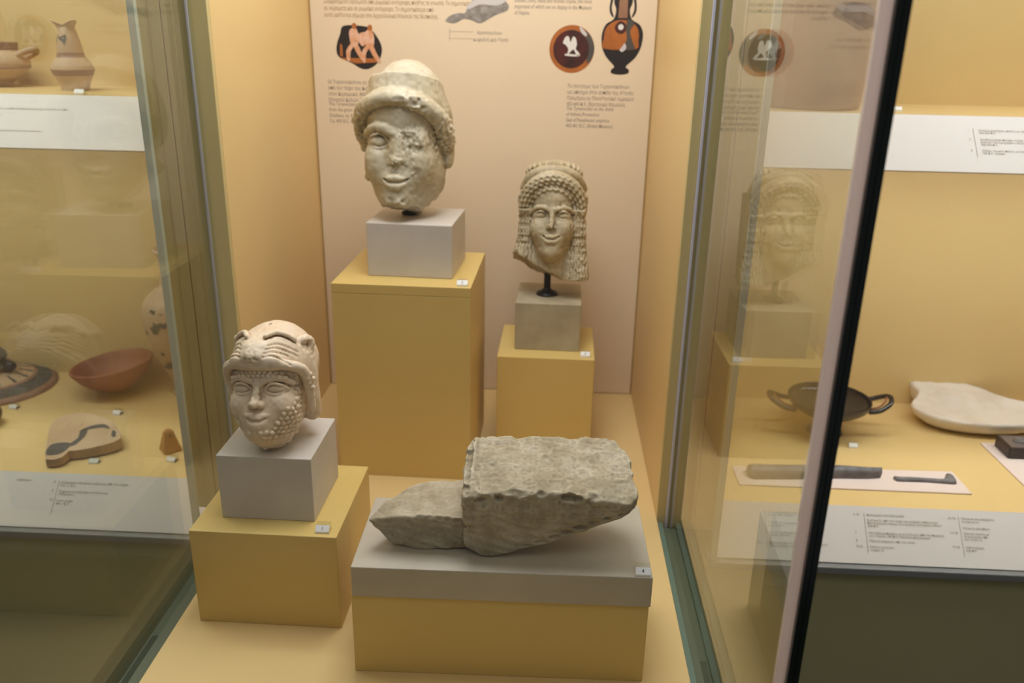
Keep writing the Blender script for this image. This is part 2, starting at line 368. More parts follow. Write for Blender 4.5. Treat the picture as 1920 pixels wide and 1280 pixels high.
for dn, t in ((.036, 'αγγείο με γραπτή διακόσμηση painting a shoulder of a light'), (.052, 'μικρό αγγείο με λαβές, early period'), (.068, 'πήλινο αγγείο, clay vase'), (.086, 'jug with a dark painted neck, early burial amphora')):
    shelf_text(shL, {.036: -.553, .052: -.625, .068: -.595, .086: -.560}[dn], dn, t)

# ------------------------------------------------------------------ the information panel on the back wall
pan = empty('information_panel', (0.375, -0.003, 0.02), label='tall peach printed information panel covering the wall behind the heads', cat='information panel')
YP = -0.0062
rel(box('board', (0.004, -0.006, 0.002, W-.004, -0.0005, 1.40), 'panel', pan), pan)
def ptext(body, x, z, size, sp=1.0, mat='ink', xs=1.0, bold=0):
    o = text('lettering', body, size, (x, YP, z), mat, pan, spacing=sp, xs=xs, bold=bold); rel(o, pan)
def poly(name, pts, mat, lev=1, parent=pan):
    bm = bmesh.new(); vs = [bm.verts.new((x, -0.006-0.0002*lev, z)) for x, z in pts]; bm.faces.new(vs)
    bmesh.ops.recalc_face_normals(bm, faces=bm.faces)
    o = obj(name, bm, mat, parent); 
    return rel(o, pan)
def loop(pts, n=6):
    P = [Vector((x, z, 0)) for x, z in pts]; k = len(P); out = []
    for i in range(k):
        a, b, c, d = P[i-1], P[i], P[(i+1) % k], P[(i+2) % k]
        for j in range(n):
            t = j/n; q = 0.5*((2*b)+(c-a)*t+(2*a-5*b+4*c-d)*t*t+(3*b-a-3*c+d)*t**3); out.append((q.x, q.y))
    return out
def disc(cx, cz, rx, rz, n=48): return [(cx+rx*math.cos(2*PI*k/n), cz+rz*math.sin(2*PI*k/n)) for k in range(n)]
ptext('Συγκροτημένα αγάλματα από ρωμαϊκά αντίγραφα, πλήθος το γνωστό. Το σημαντικότερο\nσε νομίσματα και σε ρωμαϊκά αντίγραφα. Το σημαντικότερο από\nαυτά εκτίθενται σήμερα στο Αρχαιολογικό Μουσείο της Νεάπολης.', 0.0335, 0.8870, 0.0118, 1.16, 'ink_brown', 0.66, .0001)
ptext('statues, coins, vases and Roman copies, the most\nimportant of which are on display in the Museum\nof Naples.', 0.4440, 0.8960, 0.0118, 1.05, 'ink', 0.70, .0001)
ptext('Οι Τυραννοκτόνοι σε θραύσμα οινοχόης\nαπό τον τάφο του Δεξίλεω\nστον Κεραμεικό, 400 π.Χ.\nΜουσείο Καλών Τεχνών', 0.0335, 0.7215, 0.0112, 1.13, 'ink', .78, .0001)
ptext('The Tyrannicides on an oinochoe\nfrom the grave of\nDexileos, ca. 400 B.C.\nCa. 400 B.C. (Museum', 0.0335, 0.6745, 0.0112, 1.10, 'ink', .78, .0001)
ptext('Το σύνταγμα των Τυραννοκτόνων\nως επίσημα στην ασπίδα της Αθηνάς\nΠρομάχου σε Παναθηναϊκό αμφορέα\n402-400 π.Χ. (Βρετανικό Μουσείο)', 0.5630, 0.7240, 0.0112, 1.13, 'ink', .74, .0001)
ptext('The Tyrannicides on the shield\nof Athena Promachos\nSeal of Panathenaic amphora\n402-401 B.C. (British Museum)', 0.5630, 0.6765, 0.0112, 1.10, 'ink', .74, .0001)
ptext('Αριστογείτων', 0.3640, 0.8300, 0.0100, 1, 'ink', .85, .0001)
ptext('κεφαλή και θέση', 0.3560, 0.8160, 0.0100, 1, 'ink', .95, .0001)
for z in (0.8345, 0.8205): poly('leader_line', [(0.305, z-.0004), (0.356, z-.0004), (0.356, z+.0004), (0.305, z+.0004)], 'ink')
poly('leader_line', [(0.3046, .815), (0.3056, .815), (0.3056, .840), (0.3046, .840)], 'ink')
# fragment with two striding figures
fr = poly('vase_fragment_picture', loop([(.075, .842), (.118, .842), (.134, .836), (.150, .816), (.157, .796), (.152, .776), (.141, .762), (.124, .7535), (.108, .755), (.088, .766), (.066, .775), (.0575, .784), (.0575, .802), (.066, .824)], 4), 'black_print')
poly('ground_band', [(.062, .776), (.150, .776), (.146, .768), (.098, .765), (.080, .770)], 'red_print', 2)
def fig(dx, dz, fl=1):
    def q(p): return [(dx+fl*x, dz+z) for x, z in p]
    poly('figure', q(loop([(-.006, .036), (.004, .038), (.010, .028), (.010, .010), (.006, .000), (-.006, .002), (-.009, .016), (-.010, .028)], 3)), 'flesh_print', 3)
    poly('figure', q(loop([(-.007, .006), (.002, .004), (-.008, -.010), (-.010, -.028), (-.016, -.029), (-.018, -.010)], 3)), 'flesh_print', 4)
    poly('figure', q(loop([(-.003, .006), (.008, .004), (.016, -.012), (.024, -.026), (.019, -.030), (.008, -.018)], 3)), 'flesh_print', 5)
    poly('figure', q(disc(0.002, .042, .0055, .0062, 12)), 'red_print', 4)
fig(.096, .800); fig(.130, .797)
poly('figure', loop([(.103, .822), (.118, .830), (.126, .826), (.122, .806), (.112, .802)], 3), 'flesh_print', 2)
poly('ground_band', [(.064, .780), (.070, .778), (.070, .802), (.065, .806)], 'red_print', 2)
# rubbing of the stone
poly('stone_picture', loop([(.296, .855), (.306, .866), (.325, .872), (.338, .872), (.345, .884), (.360, .902), (.392, .908), (.420, .906), (.426, .896), (.432, .888), (.428, .878), (.402, .868), (.372, .852), (.352, .858), (.335, .860), (.316, .851)], 3), 'grey_print')
poly('stone_picture', loop([(.340, .880), (.352, .894), (.372, .903), (.404, .900), (.420, .906), (.424, .896), (.404, .888), (.372, .890), (.352, .882)], 3), 'pale_print', 2)
# round tondo
poly('tondo_picture', disc(.5695, .8035, .0485, .0490), 'orange_print')
poly('tondo_ring', loop([(.596, .842), (.610, .829), (.618, .806), (.612, .782), (.602, .778), (.606, .806), (.600, .826), (.588, .838)], 4), 'dark_glaze', 2)
poly('tondo_ring', loop([(.585, .850), (.600, .836), (.598, .830), (.588, .838)], 3), 'pale_print', 3)
poly('tondo_centre', disc(.5680, .8035, .0385, .0390), 'maroon_print', 4)
for pts in ([(.555, .828), (.562, .829), (.566, .818), (.571, .829), (.577, .826), (.580, .814), (.578, .804), (.584, .798), (.588, .790), (.580, .792), (.573, .803), (.566, .797), (.560, .793), (.562, .803), (.556, .812), (.550, .816)],
            [(.558, .794), (.584, .792), (.584, .789), (.557, .790)]):
    poly('white_figures', loop(pts, 3), 'white_print', 5)
# amphora
A = [(.655, .900), (.660, .885), (.656, .866), (.641, .856), (.634, .842), (.632, .826), (.635, .806), (.645, .788), (.660, .773), (.662, .768), (.657, .764), (.657, .756), (.675, .753), (.693, .756), (.694, .764), (.688, .768), (.690, .773), (.706, .788), (.716, .806), (.720, .826), (.719, .842), (.711, .856), (.694, .866), (.689, .885), (.694, .900), (.690, .93), (.660, .93)]
poly('amphora_picture', loop(A, 3), 'black_print')
poly('amphora_field', loop([(.640, .846), (.652, .858), (.668, .864), (.690, .862), (.705, .852), (.711, .838), (.711, .822), (.706, .806), (.638, .806), (.637, .826)], 3), 'orange_print', 2)
poly('amphora_field', [(.665, .868), (.685, .868), (.683, .93), (.667, .93)], 'clay_band', 2)
poly('amphora_field', loop([(.664, .858), (.672, .862), (.681, .857), (.684, .848), (.680, .839), (.672, .836), (.663, .840), (.659, .849)], 3), 'maroon_print', 3)
poly('amphora_field', disc(.672, .850, .006, .006, 12), 'white_print', 4)
poly('amphora_field', loop([(.686, .866), (.700, .858), (.692, .842), (.700, .818), (.704, .806), (.680, .806), (.686, .826), (.683, .846)], 3), 'dark_glaze', 4)
poly('amphora_field', loop([(.682, .818), (.686, .808), (.678, .800), (.672, .804), (.678, .812)], 3), 'pale_print', 5)
for s, cx in ((-1, .651), (1, .698)):
    poly('amphora_handle', loop([(cx, .872), (cx+s*.005, .884), (cx+s*.003, .905), (cx-s*.005, .93), (cx-s*.009, .93), (cx-s*.001, .900), (cx-s*.0, .884), (cx-s*.005, .870)], 3), 'black_print', 1)

# ------------------------------------------------------------------ plinths and marble blocks
def simple_block(name, x, y, w_, d_, deg, z0, z1, mat, label, cat, bev=0.0012, lid=False, group=None):
    bm = box_bm(0, 0, 0, w_, d_, z1-z0, bev=bev)
    if lid:
        e = empty(name, (x, y, z0), math.radians(deg), label=label, cat=cat, group=group)
        bm.free()
        obj('plinth_body', box_bm(0, 0, 0, w_, d_, z1-z0-.0185, bev=bev*.6), mat, e)
        obj('plinth_top', box_bm(0, 0, z1-z0-.018, w_, d_, z1-z0, bev=bev*.6), mat, e)
        return e
    o = obj(name, bm, mat); o.location = (x, y, z0); o.rotation_euler.z = math.radians(deg)
    return setp(o, label=label, cat=cat, group=group)
simple_block('plinth', .1355, -.4572, .2592, .2661, -1.19, 0, .3959, 'plinth', 'tallest mustard yellow plinth, under the large capped head', 'plinth', lid=True, group='mustard plinths')
simple_block('plinth', .4358, -.3200, .2004, .2028, -.84, 0, .2099, 'plinth', 'mid-height mustard yellow plinth at the back right, under the long-haired head', 'plinth', group='mustard plinths')
simple_block('plinth', .0317, -.9168, .2149, .2116, -.59, 0, .1566, 'plinth', 'low mustard yellow plinth at the front left, under the bearded head', 'plinth', group='mustard plinths')
simple_block('plinth', .2861, -1.005, .3976, .1785, 1.0, 0, .1269, 'plinth', 'wide low mustard yellow plinth at the front, under the stone slab', 'plinth', group='mustard plinths')
simple_block('marble_block', .1925, -.3985, .1621, .1604, -3.1, .3959, .4985, 'marble_block', 'pale pinkish white marble block on the tallest plinth under the capped head', 'block', 0.0018)
simple_block('marble_block', .4697, -.2752, .1361, .1536, -1.16, .2099, .3126, 'marble_grey', 'grey-brown veined marble block under the long-haired head', 'block', 0.0015)
simple_block('marble_block', .0672, -.8788, .1385, .1380, -.6, .1566, .2590, 'marble_block', 'light grey marble block on the low front-left plinth under the bearded head', 'block', 0.0012)
simple_block('marble_slab', .2884, -1.0095, .3967, .1785, .83, .1269, .1732, 'marble_slab', 'flat grey-beige marble slab carrying the broken stone', 'slab', 0.0015)

# ------------------------------------------------------------------ small number blocks
def tag(x, y, z, label, num=None, rz=0.0, s=1.0, face=True):
    e = empty('number_block', (x, y, z), rz, label=label, cat='number block', group='number blocks beside the exhibits')
    w_, d_, h_ = .0205*s, .016*s, .0105*s
    obj('acrylic_wedge', prism_bm([(0, 0), (d_, 0), (d_, h_), (.006*s, h_), (0, .003*s)], 'x', -w_/2, w_/2), 'acrylic', e)
    a = math.atan2(h_-.003*s, .006*s); L = math.hypot(h_-.003*s, .006*s)
    bm = bmesh.new(); e_ = .0003
    vs = [bm.verts.new((sx*w_/2*.96, .0001+t*.006*s-e_*math.sin(a), .003*s+t*(h_-.003*s)+e_*math.cos(a))) for sx, t in ((-1, 0.03), (1, .03), (1, .97), (-1, .97))]
    bm.faces.new(vs); obj('card', bm, 'white', e)
    bm = box_bm(-w_/2*.98, -.0004, .0002, w_/2*.98, .0002, .0029*s); obj('card', bm, 'white', e)
    if num: text('numeral', num, .0070*s, (-.0018*s, .0016*s-e_*2*math.sin(a), .0048*s+e_*2*math.cos(a)), 'black', e, rot=(a, 0, 0))
    return e
tag(.2240, -.9100, .1566, 'small clear number block marked 1 at the front edge of the bearded head\'s plinth', '1')
tag(.3780, -.4520, .3959, 'small white number block on the corner of the tallest plinth beside its marble block', '2', -.02)
tag(.6170, -.3090, .2099, 'small white number block at the right corner of the plinth under the long-haired head', '3')
tag(.6720, -1.0020, .1732, 'small clear number block marked 4 on the right corner of the slab', '4', .01)
for x, y, z, lb in ((-.6851, -.2230, 0, 'small clear number block in front of the painted lid'), (-.4369, -.2330, 0, 'small clear number block in front of the terracotta bowl'),
                    (-.3708, -.4600, 0, 'small clear number block in front of the painted sherd'), (-.2206, -.4400, 0, 'small clear number block in front of the pyramidal clay weight'),
                    (-.3981, -.2560, .705, 'small white number block on the shelf in front of the jug'), (1.2110, -.2560, 0, 'small clear number block beside the foot of the dark cup'),
                    (1.2050, -.2000, .705, 'small white number block on the right showcase\'s shelf by the dark glass edge')):
    tag(x, y, z, lb, s=.95 if x != 1.2050 else .8, rz=random.uniform(-.2, .2))

# ------------------------------------------------------------------ volume sculpting (signed distance on a grid, surface nets)
def value_noise(shape, cell, seed):
    rs = np.random.RandomState(seed); g = [int(s/cell)+3 for s in shape]
    L = rs.rand(*g).astype(np.float32)*2-1
    for ax, s in enumerate(shape):
        t = np.arange(s)/cell; i = t.astype(int); f = (t-i).astype(np.float32); f = f*f*(3-2*f)
        sh = [1, 1, 1]; sh[ax] = s; f = f.reshape(sh)
        L = np.take(L, i, ax)*(1-f)+np.take(L, i+1, ax)*f
    return L
class Vol:
    """lengths in millimetres"""
    def __init__(self, lo, hi, h):
        self.lo = np.array(lo, float); self.h = h
        self.ax = [np.arange(lo[i], hi[i]+h, h, dtype=np.float32) for i in range(3)]
        self.A = np.full([len(a) for a in self.ax], 50.0, np.float32)
    def win(self, lo, hi):
        s = []
        for i in range(3):
            a = int(max(0, math.floor((lo[i]-self.lo[i])/self.h))); b = int(min(len(self.ax[i]), math.ceil((hi[i]-self.lo[i])/self.h)+1))
            if b <= a: return None
            s.append(slice(a, b))
        X, Y, Z = [self.ax[i][s[i]].reshape([-1 if j == i else 1 for j in range(3)]) for i in range(3)]
        return tuple(s), X, Y, Z
    def op(self, lo, hi, fn, k=0.01, mode='add', pad=None):
        pad = (k+6 if mode == 'add' else k+4) if pad is None else pad
        w_ = self.win([c-pad for c in lo], [c+pad for c in hi])
        if w_ is None: return
        s, X, Y, Z = w_; a = self.A[s]; b = fn(X, Y, Z)
        if mode == 'sub': b = -b; a = -a; 
        if mode == 'sub':
            b = -b; b_ = b; a_ = a       # union of complement with cutter
            h = np.clip(.5+.5*(a_-b_)/k, 0, 1); r = a_*(1-h)+b_*h-k*h*(1-h); self.A[s] = -r
        else:
            h = np.clip(.5+.5*(a-b)/k, 0, 1); self.A[s] = a*(1-h)+b*h-k*h*(1-h)
    def ell(self, c, r, k=1.0, mode='add', rot=None):
        c = np.array(c, float); r = np.array(r, float); m_ = max(r)
        R = np.array(Euler(rot).to_matrix()).T if rot is not None else None
        def fn(X, Y, Z):
            x, y, z = X-c[0], Y-c[1], Z-c[2]
            if R is not None: x, y, z = R[0, 0]*x+R[0, 1]*y+R[0, 2]*z, R[1, 0]*x+R[1, 1]*y+R[1, 2]*z, R[2, 0]*x+R[2, 1]*y+R[2, 2]*z
            k0 = np.sqrt((x/r[0])**2+(y/r[1])**2+(z/r[2])**2); k1 = np.sqrt((x/r[0]**2)**2+(y/r[1]**2)**2+(z/r[2]**2)**2)+1e-6
            return (k0*(k0-1)/k1).astype(np.float32)
        b = [m_]*3 if R is not None else list(r)
        self.op([c[i]-b[i] for i in range(3)], [c[i]+b[i] for i in range(3)], fn, k, mode)
    def seg(self, a, b, ra, rb=None, k=1.0, mode='add'):
        rb = ra if rb is None else rb; a = np.array(a, float); b = np.array(b, float); d_ = b-a; L = max((d_*d_).sum(), 1e-6)
        def fn(X, Y, Z):
            t = np.clip(((X-a[0])*d_[0]+(Y-a[1])*d_[1]+(Z-a[2])*d_[2])/L, 0, 1)
            return (np.sqrt((X-a[0]-t*d_[0])**2+(Y-a[1]-t*d_[1])**2+(Z-a[2]-t*d_[2])**2)-(ra+(rb-ra)*t)).astype(np.float32)
        m_ = max(ra, rb); self.op(np.minimum(a, b)-m_, np.maximum(a, b)+m_, fn, k, mode)
    def chain(self, pts, r, k=1.0, mode='add', n=4):
        P = smooth3(pts, n) if n > 1 else [Vector(p) for p in pts]
        R = np.interp(np.linspace(0, 1, len(P)), np.linspace(0, 1, len(r)), r) if hasattr(r, '__len__') else [r]*len(P)
        for i in range(len(P)-1): self.seg(P[i], P[i+1], R[i], R[i+1], k, mode)
    def plane_cut(self, p, n, k=1.0, noise=None):
        """remove what lies on the side n points to"""
        n = np.array(n, float); n /= np.linalg.norm(n); X, Y, Z = [self.ax[i].reshape([-1 if j == i else 1 for j in range(3)]) for i in range(3)]
        b = (X-p[0])*n[0]+(Y-p[1])*n[1]+(Z-p[2])*n[2]
        if noise is not None: b = b+noise
        a = self.A; h = np.clip(.5+.5*(a-b)/k, 0, 1); self.A = (b*(1-h)+a*h+k*h*(1-h)).astype(np.float32)
    def sample(self, p):
        q = [(p[i]-self.lo[i])/self.h for i in range(3)]; i0 = [int(math.floor(c)) for c in q]
        if min(i0) < 0 or any(i0[i] >= self.A.shape[i]-1 for i in range(3)): return 50.0
        f = [q[i]-i0[i] for i in range(3)]; s = self.A[i0[0]:i0[0]+2, i0[1]:i0[1]+2, i0[2]:i0[2]+2]
        s = s[0]*(1-f[0])+s[1]*f[0]; s = s[0]*(1-f[1])+s[1]*f[1]; return float(s[0]*(1-f[2])+s[1]*f[2])
    def hit(self, o, d_, tmax=250):
        """first surface point on a ray"""
        o = np.array(o, float); d_ = np.array(d_, float); d_ /= np.linalg.norm(d_); t = 0
        while t < tmax:
            v = self.sample(o+t*d_)
            if v < 0.2: return o+t*d_
            t += min(max(v*.6, .6), 5.0)
        return None
    def front(self, x, z, y0=-140): return self.hit((x, y0, z), (0, 1, 0))
    def noise(self, amp, cell, seed, mask=None):
        n = value_noise(self.A.shape, cell/self.h, seed)*amp
        self.A += n if mask is None else n*mask
    def blob(self, c, r, soft=1.0):
        X, Y, Z = [self.ax[i].reshape([-1 if j == i else 1 for j in range(3)]) for i in range(3)]
        d_ = np.sqrt(((X-c[0])/r[0])**2+((Y-c[1])/r[1])**2+((Z-c[2])/r[2])**2)
        return np.clip((1-d_)/soft, 0, 1).astype(np.float32)
    def mesh(self, name):
        A = self.A.copy(); A[[0, -1]] = 50; A[:, [0, -1]] = 50; A[:, :, [0, -1]] = 50
        s = A < 0; nx, ny, nz = A.shape
        c = np.zeros((nx-1, ny-1, nz-1), np.uint8)
        cor = [(i, j, k) for i in (0, 1) for j in (0, 1) for k in (0, 1)]
        for i, j, k in cor: c += s[i:nx-1+i, j:ny-1+j, k:nz-1+k]
        act = (c > 0) & (c < 8); idx = np.argwhere(act); n = len(idx)
        mp = np.full(act.shape, -1, np.int32); mp[act] = np.arange(n)
        V = {q: A[idx[:, 0]+q[0], idx[:, 1]+q[1], idx[:, 2]+q[2]] for q in cor}
        acc = np.zeros((n, 3)); cnt = np.zeros(n)
        for a in cor:
            for x in range(3):
                if a[x] == 0:
                    b = list(a); b[x] = 1; b = tuple(b); va, vb = V[a], V[b]; m_ = (va < 0) != (vb < 0)
                    t = np.where(m_, va/np.where(m_, va-vb, 1), 0)
                    p = np.zeros((n, 3)); p[:] = a; p[:, x] = t; acc += p*m_[:, None]; cnt += m_
        P = (idx+acc/cnt[:, None])*self.h+self.lo
        F = []
        for x in range(3):
            y, z = (x+1) % 3, (x+2) % 3
            sl0 = [slice(1, -1)]*3; sl0[x] = slice(0, -1); sl1 = [slice(1, -1)]*3; sl1[x] = slice(1, None)
            a0, a1 = s[tuple(sl0)], s[tuple(sl1)]; e = np.argwhere(a0 != a1); fl = a0[tuple(e.T)]
            off = np.array([1, 1, 1]); off[x] = 0; g = e+off
            q = []
            for dy, dz in ((-1, -1), (0, -1), (0, 0), (-1, 0)):
                c_ = g.copy(); c_[:, y] += dy; c_[:, z] += dz; q.append(mp[tuple(c_.T)])
            q = np.stack(q, 1); q[~fl] = q[~fl][:, ::-1]; F.append(q)
        F = np.concatenate(F)
        me = bpy.data.meshes.new(name); me.vertices.add(n); me.vertices.foreach_set('co', (P*0.001).astype(np.float32).ravel())
        me.loops.add(len(F)*4); me.loops.foreach_set('vertex_index', F.astype(np.int32).ravel())
        me.polygons.add(len(F)); me.polygons.foreach_set('loop_start', np.arange(0, len(F)*4, 4, dtype=np.int32))
        me.polygons.foreach_set('loop_total', np.full(len(F), 4, np.int32))
        me.update(calc_edges=True); me.validate(); me.shade_smooth(); return me

def face(v, sx=1, sy=1, sz=1, nose=True, eyes=(-1, 1), lip=1.0, smile=1.0, cheek=1.0, dz=0, brow=(-1, 1), jaw=1.0, chin=-86, brow_r=3.0, lid=1.0):
    sr = (sx*sy*sz)**(1/3)
    def E(c, r, k, mode='add', rot=None): v.ell((c[0]*sx, c[1]*sy, c[2]*sz+dz), (r[0]*sx, r[1]*sy, r[2]*sz), k*sr, mode, rot)
    def C(p, r, k, mode='add'): v.chain([(a*sx, b*sy, c*sz+dz) for a, b, c in p], np.array(r)*sr if hasattr(r, '__len__') else r*sr, k*sr, mode)
    E((0, 22, 28), (70, 86, 86), 1)
    E((0, -8, 44), (56, 56, 42), 22)
    E((0, -10, -58), (48*jaw, 60, 58), 34)
    for s in (-1, 1): E((s*33, -40, -30), (25*cheek, 27, 30), 20)
    E((0, -54, -52), (27, 18, 22), 14)
    for s in (-1, 1): E((s*31, -73, 1), (21, 15, 12.5), 9, 'sub')
    for s in brow: C([(s*8, -63.5, 12), (s*24, -64, 18.5), (s*42, -55, 17), (s*57, -39, 7)], [brow_r, brow_r, brow_r, brow_r*.8], 7+4*(brow_r < 3))
    for s in eyes:
        E((s*30, -49, 0), (18.5, 14.5, 10.5), 2)
        C([(s*11, -58.5, -3.5), (s*20, -63, 6.5), (s*31, -64.5, 9.5), (s*42, -58.5, 6), (s*51, -47, -1.5)], [1.6*lid, 2.1*lid, 2.3*lid, 2.1*lid, 1.5*lid], 1.2)
        C([(s*11, -58.5, -3.5), (s*21, -61, -8.5), (s*32, -61, -10), (s*43, -55, -6.5), (s*51, -47, -1.5)], [1.5*lid, 1.8*lid, 1.9*lid, 1.8*lid, 1.4*lid], 1.2)
    if nose:
        v.seg((0, -63*sy, 14*sz+dz), (0, -76*sy, -22*sz+dz), 5*sr, 7*sr, 9*sr)
        E((0, -80, -25), (7.5, 8, 7.5), 5)
        for s in (-1, 1):
            E((s*9, -72, -27), (5.5, 8, 6), 4)
    q = smile*4
    C([(-23, -61, -50+q), (-12, -70.5, -50.5), (-4, -73.5, -49.5), (0, -73, -51), (4, -73.5, -49.5), (12, -70.5, -50.5), (23, -61, -50+q)], [1.6*lip, 3.2*lip, 4.0*lip, 3.5*lip, 4.0*lip, 3.2*lip, 1.6*lip], 4)
    C([(-21, -60.5, -53+q), (-11, -69.5, -59), (0, -72, -61), (11, -69.5, -59), (21, -60.5, -53+q)], [1.6*lip, 4.0*lip, 5.0*lip, 4.0*lip, 1.6*lip], 4)
    C([(-25, -62, -50+q), (-13, -75, -54.5), (0, -79, -55.5), (13, -75, -54.5), (25, -62, -50+q)], [1.5, 1.8, 1.8, 1.8, 1.5], 2.2, 'sub')
    E((0, -52, chin), (21, 20, 17), 18)

def place_head(o, loc, view_yaw, view_el, yaw=0, pitch=0, roll=0, scale=1.0, tall=1.0):
    """view_* aim the head's front back along the line of sight; yaw / pitch / roll turn it from there"""
    R = Matrix.Rotation(view_yaw, 4, 'Z') @ Matrix.Rotation(view_el, 4, 'X') @ Matrix.Rotation(roll, 4, 'Y') @ Matrix.Rotation(pitch, 4, 'X') @ Matrix.Rotation(yaw, 4, 'Z')
    o.matrix_world = Matrix.Translation(loc) @ R @ Matrix.Scale(scale, 4) @ Matrix.Scale(tall, 4, (0, 0, 1))

#HEADS
# ------------------------------------------------------------------ head A: large head with a smooth cap and a rolled fringe
def head_a():
    v = Vol((-112, -118, -160), (112, 125, 160), 1.75)
    face(v, 1.12, 1.08, 1.36, nose=False, eyes=(-1,), lip=.95, brow=(-1,), jaw=1.02, brow_r=2.0, lid=.8)
    # heavy jaw and neck stump seen on the viewer's right
    v.ell((12, 14, -92), (56, 54, 54), 22)
    v.ell((30, 6, -60), (46, 50, 60), 20)
    v.ell((-70, 10, -78), (10, 15, 22), 6); v.ell((-66, 6, -60), (8, 12, 14), 5); v.ell((82, 18, -26), (10, 18, 26), 8)
    # worn nose stump and filled, battered right eye
    v.seg((0, -66, 10), (2, -72, -34), 9, 14, 16)
    v.ell((30, -54, 4), (26, 16, 24), 12)
    m_ = np.maximum(v.blob((26, -66, 4), (36, 40, 42), .6), v.blob((2, -84, -40), (22, 34, 32), .6))
    m_ = np.maximum(m_, v.blob((36, -64, -50), (14, 30, 20), .6)); m_ = np.maximum(m_, v.blob((2, -70, -116), (28, 30, 16), .6))
    v.noise(3.0, 13, 3, m_); v.noise(2.0, 6, 4, m_); v.noise(1.0, 3.6, 5, m_); v.A += m_*1.0
    v.chain([(54, -74, 60), (38, -84, 46), (24, -86, 38), (8, -88, 35)], 1.4, 2.0, 'sub')
    v.chain([(-10, -80, 10), (4, -82, 6), (20, -80, 9)], 1.6, 3.0, 'sub'); v.chain([(14, -80, -8), (30, -74, -10)], 1.6, 3.0, 'sub')
    # cap: tapering band and a low dome
    def cap(X, Y, Z):
        yy = Y-20; zz = Z+0.22*yy-.03*X
        r = np.sqrt(((X+3)/1.0)**2+(yy/1.16)**2)
        return np.maximum(r-(77-np.clip(zz-70, 0, 60)*0.24), np.maximum(zz-112, 30-zz)).astype(np.float32)
    v.op((-90, -80, 30), (90, 125, 150), cap, 5.0)
    v.ell((2, 34, 104), (61, 66, 31), 5)
    # hair roll over the brow, thick at the temples
    P = [(-76, 10, -16), (-81, -6, 6), (-80, -22, 32), (-68, -46, 58), (-46, -63, 72), (-18, -72, 80), (14, -72, 80), (42, -63, 71), (64, -44, 55), (76, -22, 30), (80, -2, 6), (76, 12, -12)]
    v.chain(P, [6, 10, 12, 12.5, 13, 13, 13, 14, 16, 17, 16, 11], 5)
    v.chain([(p[0]*.9, p[1]+10, p[2]+3) for p in P[1:-1]], [10, 12, 13, 13, 13, 13, 13, 14, 15, 13], 8)
    Q = smooth3(P, 6)
    for i, p in enumerate(Q):
        if i < 22 or i > 40:
            for a in range(3):
                q_ = p+Vector((random.uniform(-4, 4), -8+random.uniform(-3, 2), random.uniform(-9, 9)))
                r = random.uniform(3.5, 5.5); v.ell(q_, (r, r, r*.9), 3)
        else:
            q_ = p+Vector((0, -8, random.uniform(-9, -5))); v.ell(q_, (5, 4, 3.5), 4)
    for s in (-1, 1): v.ell((s*70, 22, 24), (16, 40, 50), 12)
    v.chain([(-60, -70, 50), (-40, -82, 64), (-12, -88, 69)], 2.2, 4, 'sub')
    v.chain([(26, -88, 68), (46, -80, 56), (62, -66, 36), (70, -44, 10)], 2.4, 4, 'sub')
    hm = np.maximum(v.blob((84, -20, 14), (40, 60, 60), .5), v.blob((-84, -20, 20), (30, 60, 60), .5)); v.noise(3.0, 6, 8, hm)
    hm = v.blob((30, -80, 74), (40, 34, 26), .5); v.noise(3.2, 7, 9, hm)
    v.noise(1.0, 9, 10, v.blob((-34, -70, 4), (34, 30, 34), .6)); v.noise(.5, 12, 11)
    for a in range(6): v.chain([(76+a*1.2, -16+a*5, 26), (84, -10+a*5, 6)], 1.2, 1.5, 'sub', n=1)
    n1 = value_noise(v.A.shape, 16/v.h, 21)*4+value_noise(v.A.shape, 6/v.h, 22)*1.5
    v.plane_cut((0, 0, -138), (0.0, -.25, -1), 2, n1)
    v.plane_cut((-14, 0, -128), (-.62, .2, -.75), 2, n1)
    v.plane_cut((52, 0, -118), (.70, .1, -.65), 2, n1)
    v.noise(.7, 7, 12)
    return v.mesh('capped_head')
